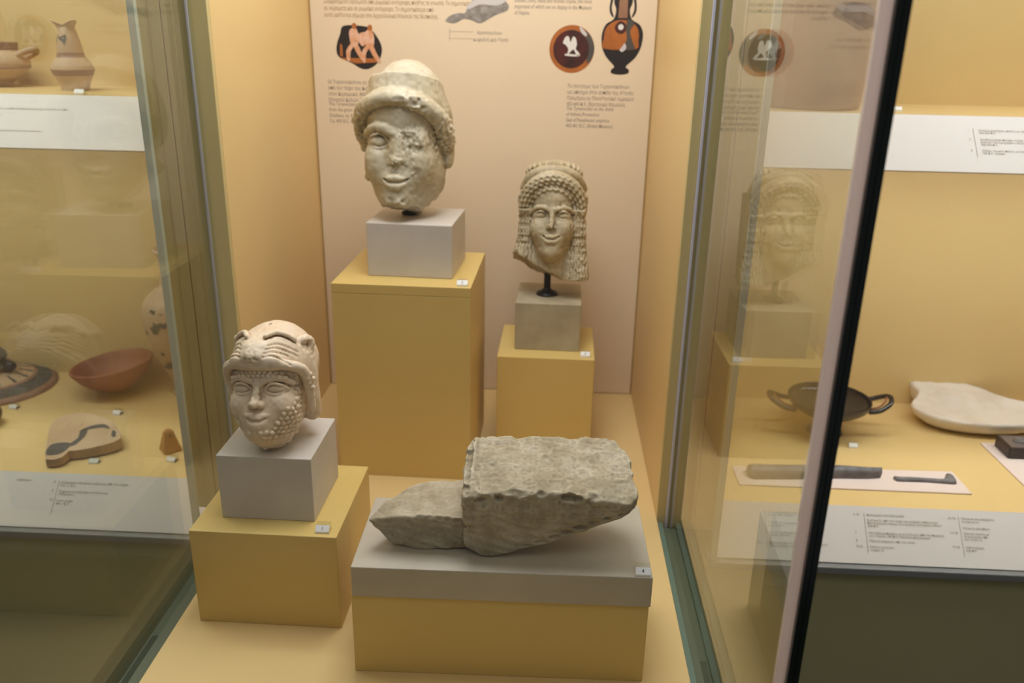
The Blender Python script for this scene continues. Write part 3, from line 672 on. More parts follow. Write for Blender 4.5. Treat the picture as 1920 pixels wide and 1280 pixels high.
# ------------------------------------------------------------------ head B: long-haired head with a diadem and wavy curls
def head_b():
    v = Vol((-104, -86, -138), (92, 72, 134), 1.45)
    def fall(X, Y, Z):      # flat slab of hair and broken backing behind the head
        t = np.clip((60-Z)/170, 0, 1); wL = 58+t**1.6*36; wR = 66+t*1
        dx = np.maximum(X-wR, -X-wL)
        return np.maximum(dx, np.maximum(np.abs(Y-26)-(26+10*t), np.maximum(Z-(76-.12*X), -Z-134))).astype(np.float32)
    v.op((-104, -20, -138), (92, 72, 100), fall, 4)
    face(v, .76, .80, .86, nose=True, eyes=(-1, 1), smile=1.5, lip=1.2, dz=10, jaw=1.02)
    v.ell((0, 2, -92), (38, 32, 60), 10)
    # hair hanging at both sides, flush with the jaw, wavy locks pressed into it
    for s in (-1, 1):
        xe = 76 if s < 0 else 58
        v.chain([(s*50, -14, 24), (s*52, -10, -10), (s*53, -8, -50), (s*(52+(xe-52)*.5), -8, -90), (s*xe, -6, -122)], [12, 13, 14, 17, 19], 10)
        v.chain([(s*40, -8, -60), (s*42, -8, -90), (s*44, -6, -122)], [10, 14, 17], 10)
        for j in range(6):
            pts = []
            for k in range(13):
                z = 10-k*11; x = s*(40+j*6+(max(0, -z-20)*.10*(j/5)*(2.0 if s < 0 else .3)))+(1.5 if k % 2 else -1.5)
                p = v.front(x, z)
                if p is not None: pts.append(tuple(p+np.array([0, 0.2, 0])))
            if len(pts) > 3: v.chain(pts, 1.1, 2.4, 'sub', n=2)
    # skull cap of hair, diadem band, crown locks
    v.ell((0, 10, 62), (64, 62, 56), 5)
    v.chain([(-58, -14, 20), (-56, -26, 44), (-42, -38, 68), (-20, -44, 82), (0, -46, 86), (20, -44, 82), (42, -38, 68), (56, -26, 44), (58, -14, 20)], 11, 6)
    v.chain([(-60, 0, 66), (-46, -22, 88), (-22, -34, 99), (0, -36, 101), (22, -34, 99), (46, -22, 88), (60, 0, 66)], 9.5, 3)
    v.chain([(-50, -4, 98), (-20, -10, 110), (20, -10, 110), (50, -4, 96)], 9, 8)
    for i in range(11):
        a = PI*((i+.5)/11); x = -54*math.cos(a); z = 99+16*math.sin(a)
        v.chain([(x, -18-8*math.sin(a), z-3), (x*.92, -6, z+3), (x*.8, 20, z+2)], [4.0, 5, 5], 2)
    # crimped fringe: zigzag rows in an arch over the brow, then down the temples
    for row in range(5):
        R0 = 45+row*6.6; n = 26+row*3; pts = []
        for i in range(n+1):
            a = PI*(-.02+1.04*i/n); x = -(R0+1)*math.cos(a); z = 22+(R0-2)*.95*math.sin(a)
            p = v.front(x, z)
            if p is not None: pts.append((x, p[1]-.3+(0.9 if i % 2 else -0.9), z+(2.2 if i % 2 else -2.2)))
        v.chain(pts, 3.0, 1.6, n=2)
    for s in (-1, 1):
        for q_ in range(4):
            pts = []
            for j in range(9):
                x = s*(47+q_*6.0); z = 20-j*6.2; p = v.front(x, z)
                if p is not None: pts.append((x+(1.8 if j % 2 else -1.8), p[1]-.6, z))
            if len(pts) > 2: v.chain(pts, [2.9]*len(pts), 1.2, n=2)
            for p in pts: v.ell((p[0], p[1]-.6, p[2]), (3.2, 3.0, 2.8), .8)
    m_ = np.maximum(v.blob((5, -66, -4), (16, 30, 24), .6), v.blob((6, -66, -32), (20, 26, 18), .6)*.7)
    m_ = np.maximum(m_, v.blob((24, -50, 34), (24, 24, 14), .6)*.6); v.noise(2.2, 8, 33, m_); v.noise(1.2, 4, 34, m_); v.A += m_*1.3
    hm = np.maximum(v.blob((-70, -10, -70), (44, 60, 70), .5), v.blob((64, -10, -70), (36, 60, 70), .5)); v.noise(1.6, 6, 36, hm)
    n1 = value_noise(v.A.shape, 18/v.h, 41)*3.5+value_noise(v.A.shape, 6/v.h, 42)*1.5
    v.plane_cut((-30, 0, -96), (-.45, -.20, -.87), 1.5, n1)
    v.plane_cut((40, 0, -119), (-.04, .12, -1), 1.5, n1)
    v.noise(.6, 6, 45)
    return v.mesh('long_haired_head')
# ------------------------------------------------------------------ head C: bearded head under a lion scalp
def head_c():
    v = Vol((-82, -100, -112), (84, 90, 100), 1.3)
    face(v, .84, .88, .84, nose=True, eyes=(-1, 1), smile=3.0, lip=1.0, cheek=1.08, dz=-4, chin=-76)
    v.chain([(-20, -58, -38), (-11, -66, -47), (0, -69, -49.5), (11, -66, -47), (20, -58, -38)], 1.0, 2.5, 'sub')
    v.ell((0, -14, -48), (45, 44, 36), 14)          # bearded jaw
    # hood of the lion skin
    v.ell((0, 16, 30), (63, 70, 56), 6)
    v.ell((0, -22, 44), (44, 44, 34), 16)
    v.ell((0, 40, -20), (52, 42, 60), 14)
    v.chain([(50, 12, 20), (50, 22, -20), (48, 34, -46), (48, 40, -62)], [12, 12, 11, 8], 8)
    v.chain([(-54, 8, 10), (-55, 16, -20), (-50, 28, -44)], [10, 10, 8], 8)
    # rim of the skin framing the face, melting into the hood
    v.chain([(-57, -8, -34), (-60, -18, 0), (-54, -38, 24), (-32, -58, 33), (0, -66, 32), (32, -58, 32), (52, -42, 28), (60, -22, 16), (61, -8, -12), (60, 4, -44)], [3.5, 5, 5, 5, 6, 5, 5, 5.5, 5, 3.5], 7)
    # lion muzzle, whisker pads, wrinkles, closed eyes
    v.ell((0, -50, 50), (26, 24, 19), 10)
    v.ell((0, -69, 45), (15, 10, 10), 6); v.ell((-20, -58, 40), (18, 14, 12), 8); v.ell((20, -58, 40), (18, 14, 12), 8)
    v.seg((0, -76, 36), (0, -79, 42), .9, .9, 1.6, 'sub')
    for s in (-1, 1): v.ell((s*8, -78, 41), (3.0, 2.4, 1.6), 2.0, 'sub')
    for s in (-1, 1):
        for j in range(4):
            pts = []
            for x, z in ((17+j, 44+j*5.2), (28+j, 46+j*5.0), (42+j, 38+j*5.0), (52, 30+j*5.5)):
                p = v.front(s*x, z)
                if p is not None: pts.append(tuple(p))
            if len(pts) > 2: v.chain(pts, [.6, 1.0, 1.0, .5][:len(pts)], 2.6, 'sub')
        pts = [v.front(s*x, z) for x, z in ((14, 68), (24, 72), (36, 68), (46, 60))]
        pts = [tuple(p) for p in pts if p is not None]
        if len(pts) > 2:
            v.chain([(a, b+1, c+5) for a, b, c in pts], 2.4, 5)
            v.chain(pts, [.4, .9, .9, .3][:len(pts)], 3.2, 'sub')
            v.chain([(a, b-.6, c-4) for a, b, c in pts], [.8, 1.8, 1.8, .8][:len(pts)], 3)
        v.chain([(s*48, -6, 62), (s*54, 2, 65), (s*56, 12, 58), (s*54, 10, 48)], [3.5, 4, 4.5, 4], 6)
        v.ell((s*58, 0, 57), (3, 4, 5), 4, 'sub')
    v.seg((0, -48, 70), (0, 0, 86), .8, 1.5, 5, 'sub')
    # small curls of hair under the rim
    for rr, (z0, n) in enumerate(((27, 15), (21.5, 14))):
        for i in range(n):
            a = -1+2*i/(n-1); x = 48*a; z = z0-9*a*a
            p = v.hit((x, -140, z-12), (0, 1, .09))
            if p is not None: v.ell(p+np.array([0, 1.2, 0]), (3.5, 3.8, 3.3), 1.0)
    # cluster of curls in front of the ear and beard curls round the jaw
    def cheekline(a):
        a = abs(a); return float(np.interp(a, [0, .35, .55, .8, 1.05, 1.35], [-66, -62, -48, -30, -10, 24]))
    row = 0; z = 20
    while z > -96:
        a = -1.5+(row % 2)*.062
        while a < 1.5:
            lim = cheekline(a)
            if z < lim and abs(a) > (.0 if z < -64 else .3):
                p = v.hit((math.sin(a)*150, -math.cos(a)*150-4, z), (-math.sin(a), math.cos(a), 0))
                if p is not None:
                    n_ = np.array([math.sin(a), -math.cos(a), -.15]); r = random.uniform(3.4, 4.5); p = p+np.array([random.uniform(-1, 1), 0, random.uniform(-1, 1)])
                    worn = random.uniform(2.6, 3.6) if (a < .1 or z < -76) else random.uniform(.4, 1.6)
                    (v.ell(p-n_*worn, (r, r, r*.95), 1.5) if (worn < 2 or random.random() < .45) else None)
            a += .140
        z -= 6.8; row += 1
    for s in (-1, 1): v.chain([(s*2, -65, -41), (s*12, -63, -42), (s*22, -55, -40), (s*30, -46, -34)], [1.6, 2.4, 2.0, 1.0], 3)
    # damage to the nose bridge
    v.ell((0, -74, 0), (7, 7, 9), 4, 'sub')
    v.noise(1.6, 5, 51, v.blob((0, -68, -6), (12, 20, 20), .5))
    v.noise(1.2, 4, 52, np.maximum(v.blob((0, -76, 45), (18, 16, 12), .5), v.blob((60, 0, 56), (20, 36, 26), .5)*.8))
    n1 = value_noise(v.A.shape, 14/v.h, 61)*3+value_noise(v.A.shape, 5/v.h, 62)*1.2
    v.plane_cut((0, 30, -66), (0.05, .62, -.8), 2, n1)
    v.noise(.45, 6, 63)
    return v.mesh('lion_scalp_head')
# ------------------------------------------------------------------ the broken stone, two joined lumps
def hull_planes(pts):
    bm = bmesh.new()
    for p in pts: bm.verts.new(p)
    r = bmesh.ops.convex_hull(bm, input=bm.verts); bm.normal_update(); pl = []
    c = Vector(np.mean(np.array(pts), 0))
    for f in bm.faces:
        n = f.normal.copy(); d_ = n.dot(f.calc_center_median())
        if n.dot(c) > d_: n, d_ = -n, -d_
        pl.append((np.array(n), d_))
    bm.free(); return pl
def stone():
    O = np.array((480.0, -930.0, 173.4))
    v = Vol((-188, -66, -2), (192, 96, 146), 1.55)
    def hull(world, k, r=2):
        pts = [tuple(np.array(p)*1000-O) for p in world]; pl = hull_planes(pts)
        def fn(X, Y, Z):
            d_ = None
            for n, o_ in pl:
                b = (X*n[0]+Y*n[1]+Z*n[2]-o_).astype(np.float32)
                if d_ is None: d_ = b+np.zeros(np.broadcast(X, Y, Z).shape, np.float32)
                else:
                    h = np.clip(.5+.5*(d_-b)/k, 0, 1); d_ = b*(1-h)+d_*h+k*h*(1-h)
            return d_-r
        a = np.array(pts); v.op(a.min(0), a.max(0), fn, 1.5)
    S_ = value_noise
    big = [(.4360, -.985, .2680), (.4610, -.988, .2760), (.5323, -.990, .2850), (.5871, -.990, .2820), (.6492, -.985, .2690), (.6610, -.965, .2740),
           (.4420, -.974, .2100), (.4675, -.976, .1760), (.4352, -.974, .1880), (.5102, -.976, .1870), (.5557, -.976, .2040), (.5972, -.974, .2190), (.6413, -.972, .2400), (.6600, -.962, .2560),
           (.4360, -.882, .3040), (.5293, -.868, .3060), (.6350, -.866, .3020), (.6560, -.900, .2960), (.6590, -.930, .2880), (.436, -.93, .287),
           (.46, -.87, .19), (.62, -.87, .235), (.655, -.90, .25), (.44, -.90, .19)]
    hull(big, 5)
    small = [(.3050, -.965, .2165), (.3406, -.970, .2190), (.3696, -.972, .2320), (.4400, -.972, .2290), (.3285, -.955, .1850), (.3611, -.960, .1745), (.4400, -.962, .1790),
             (.3298, -.926, .2330), (.3646, -.888, .2350), (.4400, -.875, .2360), (.36, -.89, .19), (.44, -.89, .182), (.318, -.945, .20)]
    hull(small, 4)
    # ragged strip along the left edge of the big piece
    def L(p): return tuple(np.array(p)*1000-O)
    v.chain([L((.4395, -.892, .302)), L((.4390, -.93, .288)), L((.4430, -.975, .272))], [5, 6, 7], 5)
    v.chain([L((.4490, -.900, .3075)), L((.4480, -.94, .293)), L((.4560, -.985, .276))], [1.4, 1.8, 1.4], 1.5, 'sub')
    # seam between the two pieces
    v.chain([L((.434, -.990, .236)), L((.437, -.990, .21)), L((.436, -.985, .18))], [2.0, 1.8, 2.0], 2, 'sub')
    # cracks across the front
    v.chain([L((.45, -.994, .238)), L((.50, -.995, .238)), L((.56, -.996, .247)), L((.60, -.995, .254)), L((.66, -.990, .252))], [.9, 1.1, 1.3, 1.2, .8], 1.0, 'sub')
    v.chain([L((.60, -.997, .268)), L((.625, -.996, .256)), L((.65, -.992, .252))], [.7, 1.0, .7], 1.0, 'sub')
    rs = random.Random(5)
    for i in range(17):      # chips flaked off the upper front edge
        t = i/16; x = .442+t*.215; z = .2745+.012*math.sin(t*PI)-.003*t
        v.ell(L((x, -.990-rs.uniform(0, .006), z-rs.uniform(-.004, .010))), (rs.uniform(6, 16), rs.uniform(5, 10), rs.uniform(5, 11)), 1.0, 'sub', rot=(rs.uniform(-.6, .6), rs.uniform(-.6, .6), 0))
    for i in range(12):      # and off the other edges
        t = i/11
        v.ell(L((.306+t*.13, -.976, .222+.010*math.sin(t*3))), (rs.uniform(5, 12), 6, rs.uniform(4, 8)), 1.0, 'sub')
        v.ell(L((.440+t*.20, -.864, .309)), (rs.uniform(7, 16), 8, rs.uniform(4, 8)), 1.0, 'sub')
        v.ell(L((.437, -.985+t*.10, .278+t*.03)), (6, rs.uniform(6, 11), rs.uniform(4, 8)), 1.0, 'sub')
        v.ell(L((.47+t*.19, -.982, .172+t*.085)), (rs.uniform(6, 14), 7, rs.uniform(3, 7)), 1.0, 'sub')
    sh = v.A.shape; h = v.h
    X, Y, Z = [v.ax[i].reshape([-1 if j == i else 1 for j in range(3)]) for i in range(3)]
    zt = 112-0.15*(-Y)*0-0.22*(-(Y-60)).clip(0, 200)     # height of the top face
    top = np.clip((Z-(zt-22))/16, 0, 1)
    def bill(c, seed): return 1-2*np.abs(value_noise(sh, c/h, seed))
    n = value_noise(sh, 36/h, 71)*3.0+value_noise(sh, 15/h, 72)*1.8
    b1, b2, b3 = bill(13, 73), bill(6.5, 74), bill(3.4, 75)
    n = n-(b1*1.5+b2*.55+b3*.35)*(.35+.75*top)+value_noise(sh, 4/h, 76)*.6
    st_ = np.sin((Z+.18*X+value_noise(sh, 30/h, 79)*9)*.42)*.55        # faint bedding on the front
    n = n+st_*(1-top)
    edge = np.clip(1-np.abs(Y+58)/16, 0, 1)*np.clip((Z-84)/20, 0, 1)
    n = n+edge*value_noise(sh, 9/h, 77)*3.5
    v.A = (v.A*1.0+n*.75+.6).astype(np.float32)
    v.plane_cut((0, 0, 0), (0, 0, -1), .5)
    return v.mesh('broken_stone'), O*.001
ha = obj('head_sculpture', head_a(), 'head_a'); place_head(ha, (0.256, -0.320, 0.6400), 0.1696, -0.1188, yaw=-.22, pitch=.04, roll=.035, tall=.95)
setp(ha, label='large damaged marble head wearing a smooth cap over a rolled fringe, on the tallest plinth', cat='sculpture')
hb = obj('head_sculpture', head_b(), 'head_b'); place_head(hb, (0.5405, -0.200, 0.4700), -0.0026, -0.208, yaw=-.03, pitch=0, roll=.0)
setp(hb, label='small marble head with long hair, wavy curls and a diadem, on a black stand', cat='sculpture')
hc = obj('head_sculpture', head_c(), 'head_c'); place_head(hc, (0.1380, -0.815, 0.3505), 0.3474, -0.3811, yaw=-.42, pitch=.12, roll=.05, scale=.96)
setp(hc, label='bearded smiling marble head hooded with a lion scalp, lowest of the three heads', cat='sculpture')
sm, so = stone()
st = obj('stone_fragment', sm, 'rock'); st.location = so
setp(st, label='long rough broken stone fragment in two joined lumps lying on the slab', cat='stone')

# ------------------------------------------------------------------ mounts under the heads
mt_ = obj('head_mount', lathe_bm([(0, 0), (.0135, 0), (.0145, .002), (.0145, .006), (.009, .009), (.009, .026), (0, .026)], 32), 'black', smooth=False)
mt_.location = (.2600, -.3150, .4983); setp(mt_, label='short black mounting disc between the capped head and its marble block', cat='mount')
sd = empty('head_stand', (.5340, -.2080, .3126), label='black metal stand with a round foot holding up the long-haired head', cat='stand')
obj('foot', lathe_bm(smoothprof([(0, 0), (.0215, 0), (.0225, .003), (.0195, .0065), (.0125, .0095), (.0075, .014), (.0068, .018), (0, .018)], 4), 40), 'black', sd, smooth=True)
obj('post', lathe_bm([(0, .016), (.0072, .016), (.0072, .062), (0, .062)], 24), 'black', sd, smooth=False)
pc = obj('head_mount', lathe_bm([(0, 0), (.010, 0), (.0105, .003), (.0075, .005), (.0075, .012), (0, .012)], 32), 'black'); pc.location = (.135, -.800, .2588)
setp(pc, label='small black mounting pin under the chin of the bearded head', cat='mount')
#ENDHEADS

# ------------------------------------------------------------------ left showcase: pottery
DECKB = 0.0
bl = obj('terracotta_bowl', lathe_bm(smoothprof([(0, 0), (.022, 0), (.026, .002), (.045, .012), (.070, .032), (.084, .052), (.0875, .060), (.0855, .0625), (.0815, .060), (.066, .034), (.042, .015), (.015, .008), (0, .007)], 5), 64), 'terracotta', smooth=True)
bl.scale = (1.08, 1.08, 1.10); bl.location = (-.4950, -.1000, .0065); bl.rotation_euler = (.0, -.13, 0); setp(bl, label='shallow orange-red terracotta bowl tilted on the left deck', cat='bowl')
# lid with a broken knob
ld = empty('clay_cover', (-.8000, -.1000, 0), label='wide domed clay lid with dark painted bands and a broken knob', cat='lid')
def bands(prof, cuts, names, mats, parent, seg=64):
    """split a lathe profile at given indices into parts"""
    for a, b, n_, mt in zip(cuts, cuts[1:], names, mats): obj(n_, lathe_bm(prof[a:b+1], seg), mt, parent, smooth=True)
lp = [(.134, 0), (.1345, .0045), (.126, .010), (.122, .0125), (.100, .022), (.092, .0255), (.085, .0285), (.050, .040), (.030, .044), (.026, .050), (.0, .052)]
bands(lp, [0, 3, 5, 6, 10], ['rim', 'dark_band', 'red_band', 'dome'], ['clay_band', 'dark_glaze', 'clay_band', 'clay'], ld)
for k in range(14):
    a = 2*PI*k/14; bm = bmesh.new()
    vs = [bm.verts.new(((r)*math.cos(a+da), r*math.sin(a+da), z+.0007)) for r, da, z in ((.083, -.05, .0290), (.083, .05, .0290), (.052, .03, .0397), (.052, -.03, .0397))]
    bm.faces.new(vs); obj('painted_ray', bm, 'dark_glaze', ld)
kn = obj('knob', lathe_bm(smoothprof([(.030, .040), (.032, .048), (.040, .052), (.040, .060), (.026, .066), (.024, .074), (.034, .090), (.032, .098), (.012, .100), (0, .100)], 4), 32, deform=lambda c: Vector((c.x, c.y, c.z-max(0, c.x+.01)*.35*(1 if c.z > .08 else 0)))), 'dark_glaze', ld, smooth=True)
obj('knob_lug', tube_bm([(.030, 0, .050), (.048, -.006, .058), (.056, -.01, .056)], [.012, .014, .010], 14), 'bronze', ld, smooth=True)
# painted sherd
sp = [(-.4527, -.4840), (-.4785, -.4355), (-.5000, -.3900), (-.5164, -.3495), (-.5107, -.3093), (-.4587, -.2993), (-.4044, -.3214), (-.3702, -.3523), (-.3423, -.3950), (-.3694, -.4262), (-.4132, -.4487), (-.4237, -.4496), (-.4251, -.4749)]
sc_ = (-.430, -.385)
sh_ = empty('painted_sherd', (sc_[0], sc_[1], .004), label='flat buff clay sherd with blue-grey painted marks lying on the left deck', cat='sherd')
bm = prism_bm([(x-sc_[0], y-sc_[1]) for x, y in loop(sp, 2)], 'z', 0, .018)
for vv in bm.verts: vv.co.z += .08*(vv.co.y+.068)*(vv.co.z > .01)
obj('sherd_body', bm, 'clay', sh_)
def sherd_mark(pts):
    bm = bmesh.new(); P = loop([(x-sc_[0], y-sc_[1]) for x, y in pts], 4)
    vs = [bm.verts.new((x, y, .018+.08*(y+.068)+.0006)) for x, y in P]; bm.faces.new(vs)
    bmesh.ops.triangulate(bm, faces=bm.faces); obj('painted_mark', bm, 'dark_glaze', sh_)
sherd_mark([(-.460, -.468), (-.472, -.440), (-.466, -.425), (-.440, -.420), (-.430, -.436), (-.436, -.462)])
sherd_mark([(-.436, -.428), (-.431, -.400), (-.440, -.374), (-.429, -.366), (-.420, -.392), (-.423, -.428)])
sherd_mark([(-.442, -.374), (-.427, -.350), (-.402, -.343), (-.383, -.360), (-.402, -.356), (-.426, -.366)])
sherd_mark([(-.374, -.366), (-.364, -.372), (-.357, -.390), (-.366, -.388)])
# loom weight (truncated pyramid with a hole)
bm = bmesh.new(); bmesh.ops.create_cube(bm, size=1)
for vv in bm.verts:
    t = vv.co.z+.5; s_ = .019*(1-t)+.0075*t; vv.co = Vector((vv.co.x*2*s_, vv.co.y*2*s_, t*.048))
bmesh.ops.bevel(bm, geom=bm.edges[:], offset=.003, segments=3, affect='EDGES')
lw = empty('loom_weight', (-.243, -.388, 0), .75, label='small ochre clay pyramid weight near the pale glass edge on the left deck', cat='loom weight')
obj('weight_body', bm, 'terracotta', lw, smooth=False)
M['ochre'] = noise_mat('ochre_clay', [(0.3, S(168, 116, 58)), (0.7, S(190, 138, 78))], scale=20, rough=0.6); lw.children[0].data.materials[0] = M['ochre']
for s_ in (-1, 1):
    h_ = obj('hole', lathe_bm([(0, 0), (.0022, 0), (.0022, .0006), (0, .0006)], 14), 'bronze', lw); h_.rotation_euler = (PI/2, 0, 0 if s_ < 0 else PI/2); h_.location = (0, -.0103, .037) if s_ < 0 else (-.0, -.0103, .037)
# red brown thing at the far left edge
rd = obj('round_handled_pot', lathe_bm(smoothprof([(0, 0), (.020, 0), (.034, .014), (.038, .030), (.030, .046), (.016, .054), (.014, .060), (.018, .066), (0, .066)], 4), 40), 'bronze', smooth=True)
rd.location = (-.694, -.310, 0); setp(rd, label='small dark brown rounded pot cut off by the left edge of the view', cat='pot')
# tall amphora behind the frame
am = empty('tall_amphora', (-.338, -.085, 0), label='tall pale clay amphora with blotchy dark marks, half hidden by the frame', cat='amphora'); am.scale = (1.04, 1.04, 1.12)
obj('amphora_body', lathe_bm(smoothprof([(0, 0), (.026, 0), (.028, .006), (.022, .016), (.034, .050), (.060, .110), (.072, .165), (.066, .205), (.040, .232), (.026, .245), (.024, .300), (.034, .312), (.030, .318), (.020, .312), (0, .300)], 6), 56), 'clay', am, smooth=True)
obj('handle', tube_bm([(.024, 0, .298), (.056, 0, .292), (.064, 0, .262), (.056, 0, .218)], [.006, .007, .007, .007], 10), 'clay', am, smooth=True)
for cx, cz, r_ in ((-.9, .190, .014), (-.65, .180, .018), (-.85, .160, .010), (-1.25, .150, .006), (-.8, .105, .006), (-.95, .070, .008), (-.6, .075, .012)):
    R_ = {True: .0712, False: .060}[cz > .15]; R_ = np.interp(cz, [.05, .11, .165, .205], [.0343, .0603, .0724, .0664])
    bm = bmesh.new(); pts = []
    for k in range(14):
        t = 2*PI*k/14; rr = r_*random.uniform(.6, 1.1); z_ = cz+rr*math.sin(t); a_ = cx-PI/2+.55+rr*math.cos(t)/R_
        q_ = float(np.interp(z_, [.05, .11, .165, .205], [.0343, .0603, .0724, .0664]))+.0018
        pts.append(bm.verts.new((q_*math.cos(a_), q_*math.sin(a_), z_)))
    bm.faces.new(pts); obj('dark_mark', bm, 'dark_glaze', am)
# shelf: jug and handled pot
jg = empty('clay_jug', (-.4620, -.1480, .705), label='buff clay jug with a pinched mouth and brown painted bands on the left shelf', cat='jug'); jg.scale = (.84, .84, .86)
jp = smoothprof([(0, 0), (.030, 0), (.032, .002), (.036, .018), (.0475, .042), (.0485, .052), (.042, .066), (.034, .076), (.031, .082), (.0285, .100), (.0235, .122), (.020, .140), (.0235, .150), (.027, .154), (.025, .1555), (.018, .150), (.015, .130), (0, .125)], 3)
def pinch(c):
    if c.z > .138:
        t = min((c.z-.138)/.012, 1); a = math.atan2(c.y, c.x); f = 1+.30*t*(math.cos(3*a+PI/2))
        return Vector((c.x*f, c.y*f, c.z+.005*t*math.cos(3*a+PI/2)))
    return c
cuts = [0, 8, 11, 14, 16, 21, 25, 28, len(jp)-1]
for a_, b_, n_, m_ in zip(cuts, cuts[1:], ['foot_band', 'body', 'painted_band', 'body', 'painted_band', 'neck', 'painted_band', 'neck'], ['clay', 'clay', 'clay_band', 'clay', 'clay', 'clay_band', 'clay', 'clay']):
    obj(n_, lathe_bm(jp[a_:b_+1], 48, deform=pinch), m_, jg, smooth=True)
def neckmark(pts):
    bm = bmesh.new(); vs = []
    for t_, z_ in pts:
        r_ = float(np.interp(z_, [.082, .100, .122, .140], [.031, .0285, .0235, .020]))+.0012; a_ = -PI/2+t_
        vs.append(bm.verts.new((r_*math.cos(a_), r_*math.sin(a_), z_)))
    bm.faces.new(vs); obj('painted_mark', bm, 'dark_glaze', jg)
neckmark([(-.9, .128), (-.3, .122), (.3, .128), (.35, .118), (.12, .104), (-.1, .112), (-.4, .116)]); neckmark([(-1.1, .126), (-.8, .120), (-.85, .106), (-1.1, .112)])
pt = empty('handled_pot', (-.6620, -.0820, .705), label='squat buff clay pot with a flat rim and loop handle, cut by the left edge', cat='pot'); pt.scale = (.92, .92, .90)
pp = smoothprof([(0, 0), (.026, 0), (.028, .003), (.026, .010), (.050, .026), (.066, .046), (.068, .060), (.058, .076), (.045, .084)], 4)
obj('pot_body', lathe_bm(pp, 56), 'clay', pt, smooth=True)
obj('rim', lathe_bm([(.045, .084), (.0465, .085), (.0475, .100), (.045, .101), (.043, .099), (.042, .084)], 56), 'clay_band', pt, smooth=False)
for s_ in (-1, 1):
    obj('handle', tube_bm([(s_*.052, -.016, .070), (s_*.074, -.012, .080), (s_*.092, 0, .086), (s_*.088, .012, .078), (s_*.060, .016, .066)], [.006, .007, .0075, .007, .006], 12), 'clay', pt, smooth=True)
obj('painted_band', lathe_bm([(.0665, .042), (.0690, .044), (.0690, .047), (.0667, .049)], 56), 'clay_band', pt, smooth=True)

# ------------------------------------------------------------------ right showcase
kx = empty('dark_cup', (1.1720, -.1750, 0), label='shallow black-glazed footed cup with two upturned handles on the right deck', cat='cup')
obj('bowl', lathe_bm(smoothprof([(0, .034), (.010, .034), (.030, .040), (.062, .052), (.084, .068), (.0895, .082), (.0875, .083), (.082, .070), (.058, .056), (.025, .046), (0, .044)], 5), 64), 'black_glaze', kx, smooth=True)
obj('foot', lathe_bm(smoothprof([(0, 0), (.036, 0), (.037, .004), (.024, .008), (.011, .014), (.009, .026), (.012, .036), (0, .036)], 4), 48), 'black_glaze', kx, smooth=True)
for s_ in (-1, 1):
    obj('handle', tube_bm([(s_*.080, -.030, .064), (s_*.104, -.030, .068), (s_*.128, -.018, .080), (s_*.134, 0, .088), (s_*.126, .016, .084), (s_*.102, .026, .072), (s_*.082, .028, .068)], [.0055]*7, 12), 'black_glaze', kx, smooth=True)
    obj('handle_inside', tube_bm([(s_*.083, -.0235, .069), (s_*.102, -.0225, .0735), (s_*.118, -.0135, .083), (s_*.1235, -.002, .0895)], [.0022]*4, 8), 'terracotta', kx, smooth=True)
# broken pale marble dish
bm = bmesh.new(); rows = []
outl = [(-.125, .0), (-.120, -.045), (-.095, -.075), (-.05, -.095), (.0, -.105), (.06, -.105), (.12, -.092), (.17, -.06), (.20, -.02), (.155, .020), (.105, .040), (.07, .075), (.02, .095), (-.05, .098), (-.092, .095), (-.086, .060), (-.100, .030)]
ol = loop(outl, 3); rings = []
for t, z in ((.62, .0), (.80, .006), (.93, .018), (1.0, .034), (.985, .040), (.93, .0395), (.80, .036), (.5, .033), (.2, .032)):
    rings.append([bm.verts.new((x*t, y*t-.004*(1-t), z+(.018*max(0, y)/.1 if z > .02 else 0)+(random.uniform(-.0015, .0015) if z > .03 else 0))) for x, y in ol])
n_ = len(ol)
for a_, b_ in zip(rings, rings[1:]):
    for k in range(n_): bm.faces.new((a_[k], a_[(k+1) % n_], b_[(k+1) % n_], b_[k]))
bm.faces.new(rings[0][::-1]); bm.faces.new(rings[-1]); bmesh.ops.recalc_face_normals(bm, faces=bm.faces)
dsh = obj('broken_dish', bm, 'bone', smooth=True); dsh.location = (1.5150, -.090, .001); dsh.rotation_euler.z = .02
setp(dsh, label='large pale broken marble dish lying on the right deck', cat='dish')
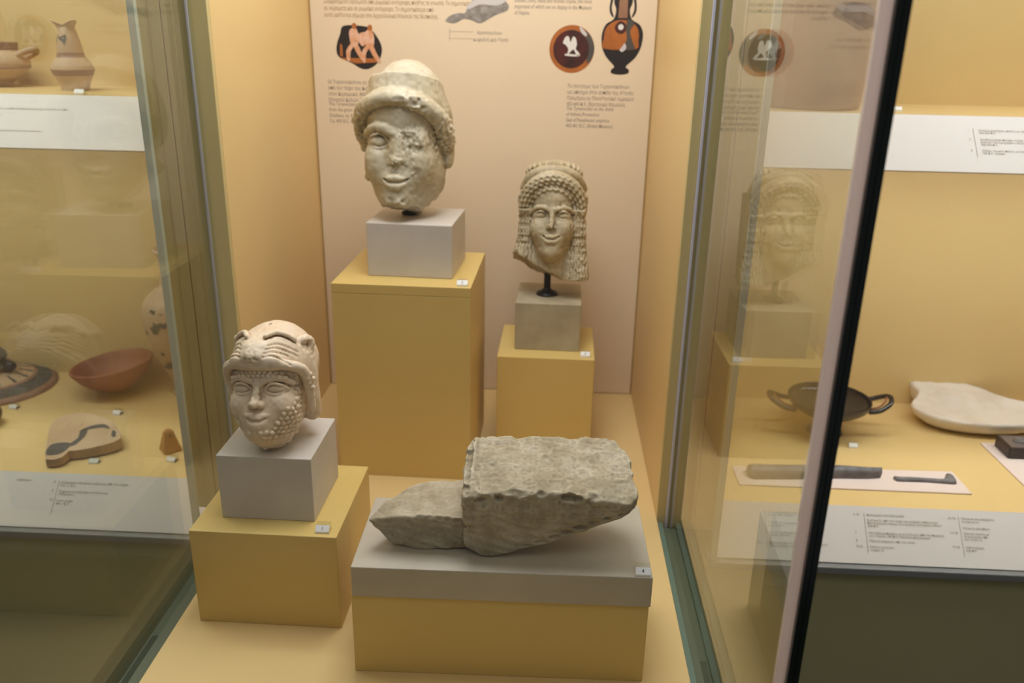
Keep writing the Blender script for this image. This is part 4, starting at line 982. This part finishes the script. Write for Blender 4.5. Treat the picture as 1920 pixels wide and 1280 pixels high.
# tools on a white mat
def quad_mat(name, pts, z0, z1, label, cat='mat'):
    cx = sum(p[0] for p in pts)/4; cy = sum(p[1] for p in pts)/4
    o = obj(name, prism_bm([(x-cx, y-cy) for x, y in pts], 'z', 0, z1-z0), 'pinkmat'); o.location = (cx, cy, z0); return setp(o, label=label, cat=cat)
M['pinkmat'] = flat('pale_pink_mat', S(226, 206, 196), 0.7)
quad_mat('display_mat', [(.928, -.441), (1.380, -.441), (1.380, -.352), (.928, -.364)], 0, .003, 'long pale mat under the two iron tools on the right deck')
quad_mat('display_mat', [(1.502, -.40), (1.80, -.40), (1.80, -.211), (1.502, -.211)], 0, .003, 'pale mat under the dark rectangular block at the right edge of the view')
def blade(name, prof, loc, rz, mat, label, cat, th=.006):
    """outline in x (length) and z-ish width laid flat, thicker along the middle"""
    n = len(prof); bm = bmesh.new(); A_ = []; B_ = []; C_ = []; D_ = []
    for x, w0, w1 in prof:
        mid = (w0+w1)/2
        A_.append(bm.verts.new((x, w0, 0))); B_.append(bm.verts.new((x, mid, th))); C_.append(bm.verts.new((x, w1, th*.35))); D_.append(bm.verts.new((x, w1, 0)))
    for i in range(n-1):
        for P_, Q_ in ((A_, B_), (B_, C_), (C_, D_), (D_, A_)): bm.faces.new((P_[i], P_[i+1], Q_[i+1], Q_[i]))
    bm.faces.new((A_[0], B_[0], C_[0], D_[0])); bm.faces.new((A_[-1], B_[-1], C_[-1], D_[-1]))
    bmesh.ops.recalc_face_normals(bm, faces=bm.faces); bmesh.ops.subdivide_edges(bm, edges=bm.edges[:], cuts=1, use_grid_fill=True, smooth=.3)
    o = obj(name, bm, mat, smooth=True); o.location = loc; o.rotation_euler.z = rz; return setp(o, label=label, cat=cat)
blade('iron_knife', [(-.130, -.018, .018), (-.122, -.020, .022), (-.10, -.019, .019), (-.04, -.018, .017), (0, -.016, .016), (.03, -.014, .013), (.05, -.013, .013), (.07, -.013, .008), (.09, -.013, .003), (.11, -.012, -.003), (.125, -.010, -.006), (.135, -.008, -.0075)], (1.085, -.392, .003), .06, 'iron', 'long grey corroded iron knife blade on the pale mat', 'knife', .024)
blade('iron_spatula', [(-.058, -.005, .008), (-.054, -.007, .007), (-.02, -.006, .007), (.01, -.006, .005), (.036, -.008, .005), (.046, -.009, .014), (.055, -.009, .030), (.061, -.007, .034), (.062, -.004, .030)], (1.305, -.398, .003), -.01, 'iron', 'short grey iron spatula with a flared end on the pale mat', 'spatula', .008)
bk = empty('dark_block', (1.525, -.285, .003), .0, label='dark brown rectangular block with a moulded top on the pale mat at the right edge', cat='block')
obj('block_body', box_bm(0, 0, 0, .16, .062, .026, bev=.003), 'bronze', bk); M['tb'] = flat('brown_grey_top', S(112, 98, 92), .5)
obj('block_top', box_bm(.004, .003, .024, .156, .059, .0275, bev=.001), 'tb', bk)
obj('raised_oval', lathe_bm([(.026, .0270), (.024, .032), (.016, .033), (.012, .030), (0, .030)], 28, deform=lambda c: Vector((c.x+.046, c.y*.55+.031, c.z))), 'iron', bk, smooth=True)
# big grooved vessel on the shelf
vs_ = empty('grooved_vessel', (1.050, -.150, .705), label='large brown clay vessel with grooved lower wall standing on the right shelf', cat='vessel')
vp = [(0, 0), (.088, 0), (.092, .003), (.094, .010), (.0925, .012), (.0945, .015), (.093, .018), (.0952, .021), (.0936, .024), (.0958, .028), (.0962, .034), (.098, .036), (.100, .060), (.104, .100), (.110, .160), (.118, .220), (.124, .226), (.122, .232), (.112, .225), (.104, .160), (.096, .060), (.085, .012), (0, .010)]
obj('vessel_body', lathe_bm(vp, 72), 'vessel' if 'vessel' in M else 'clay_band', vs_, smooth=True)
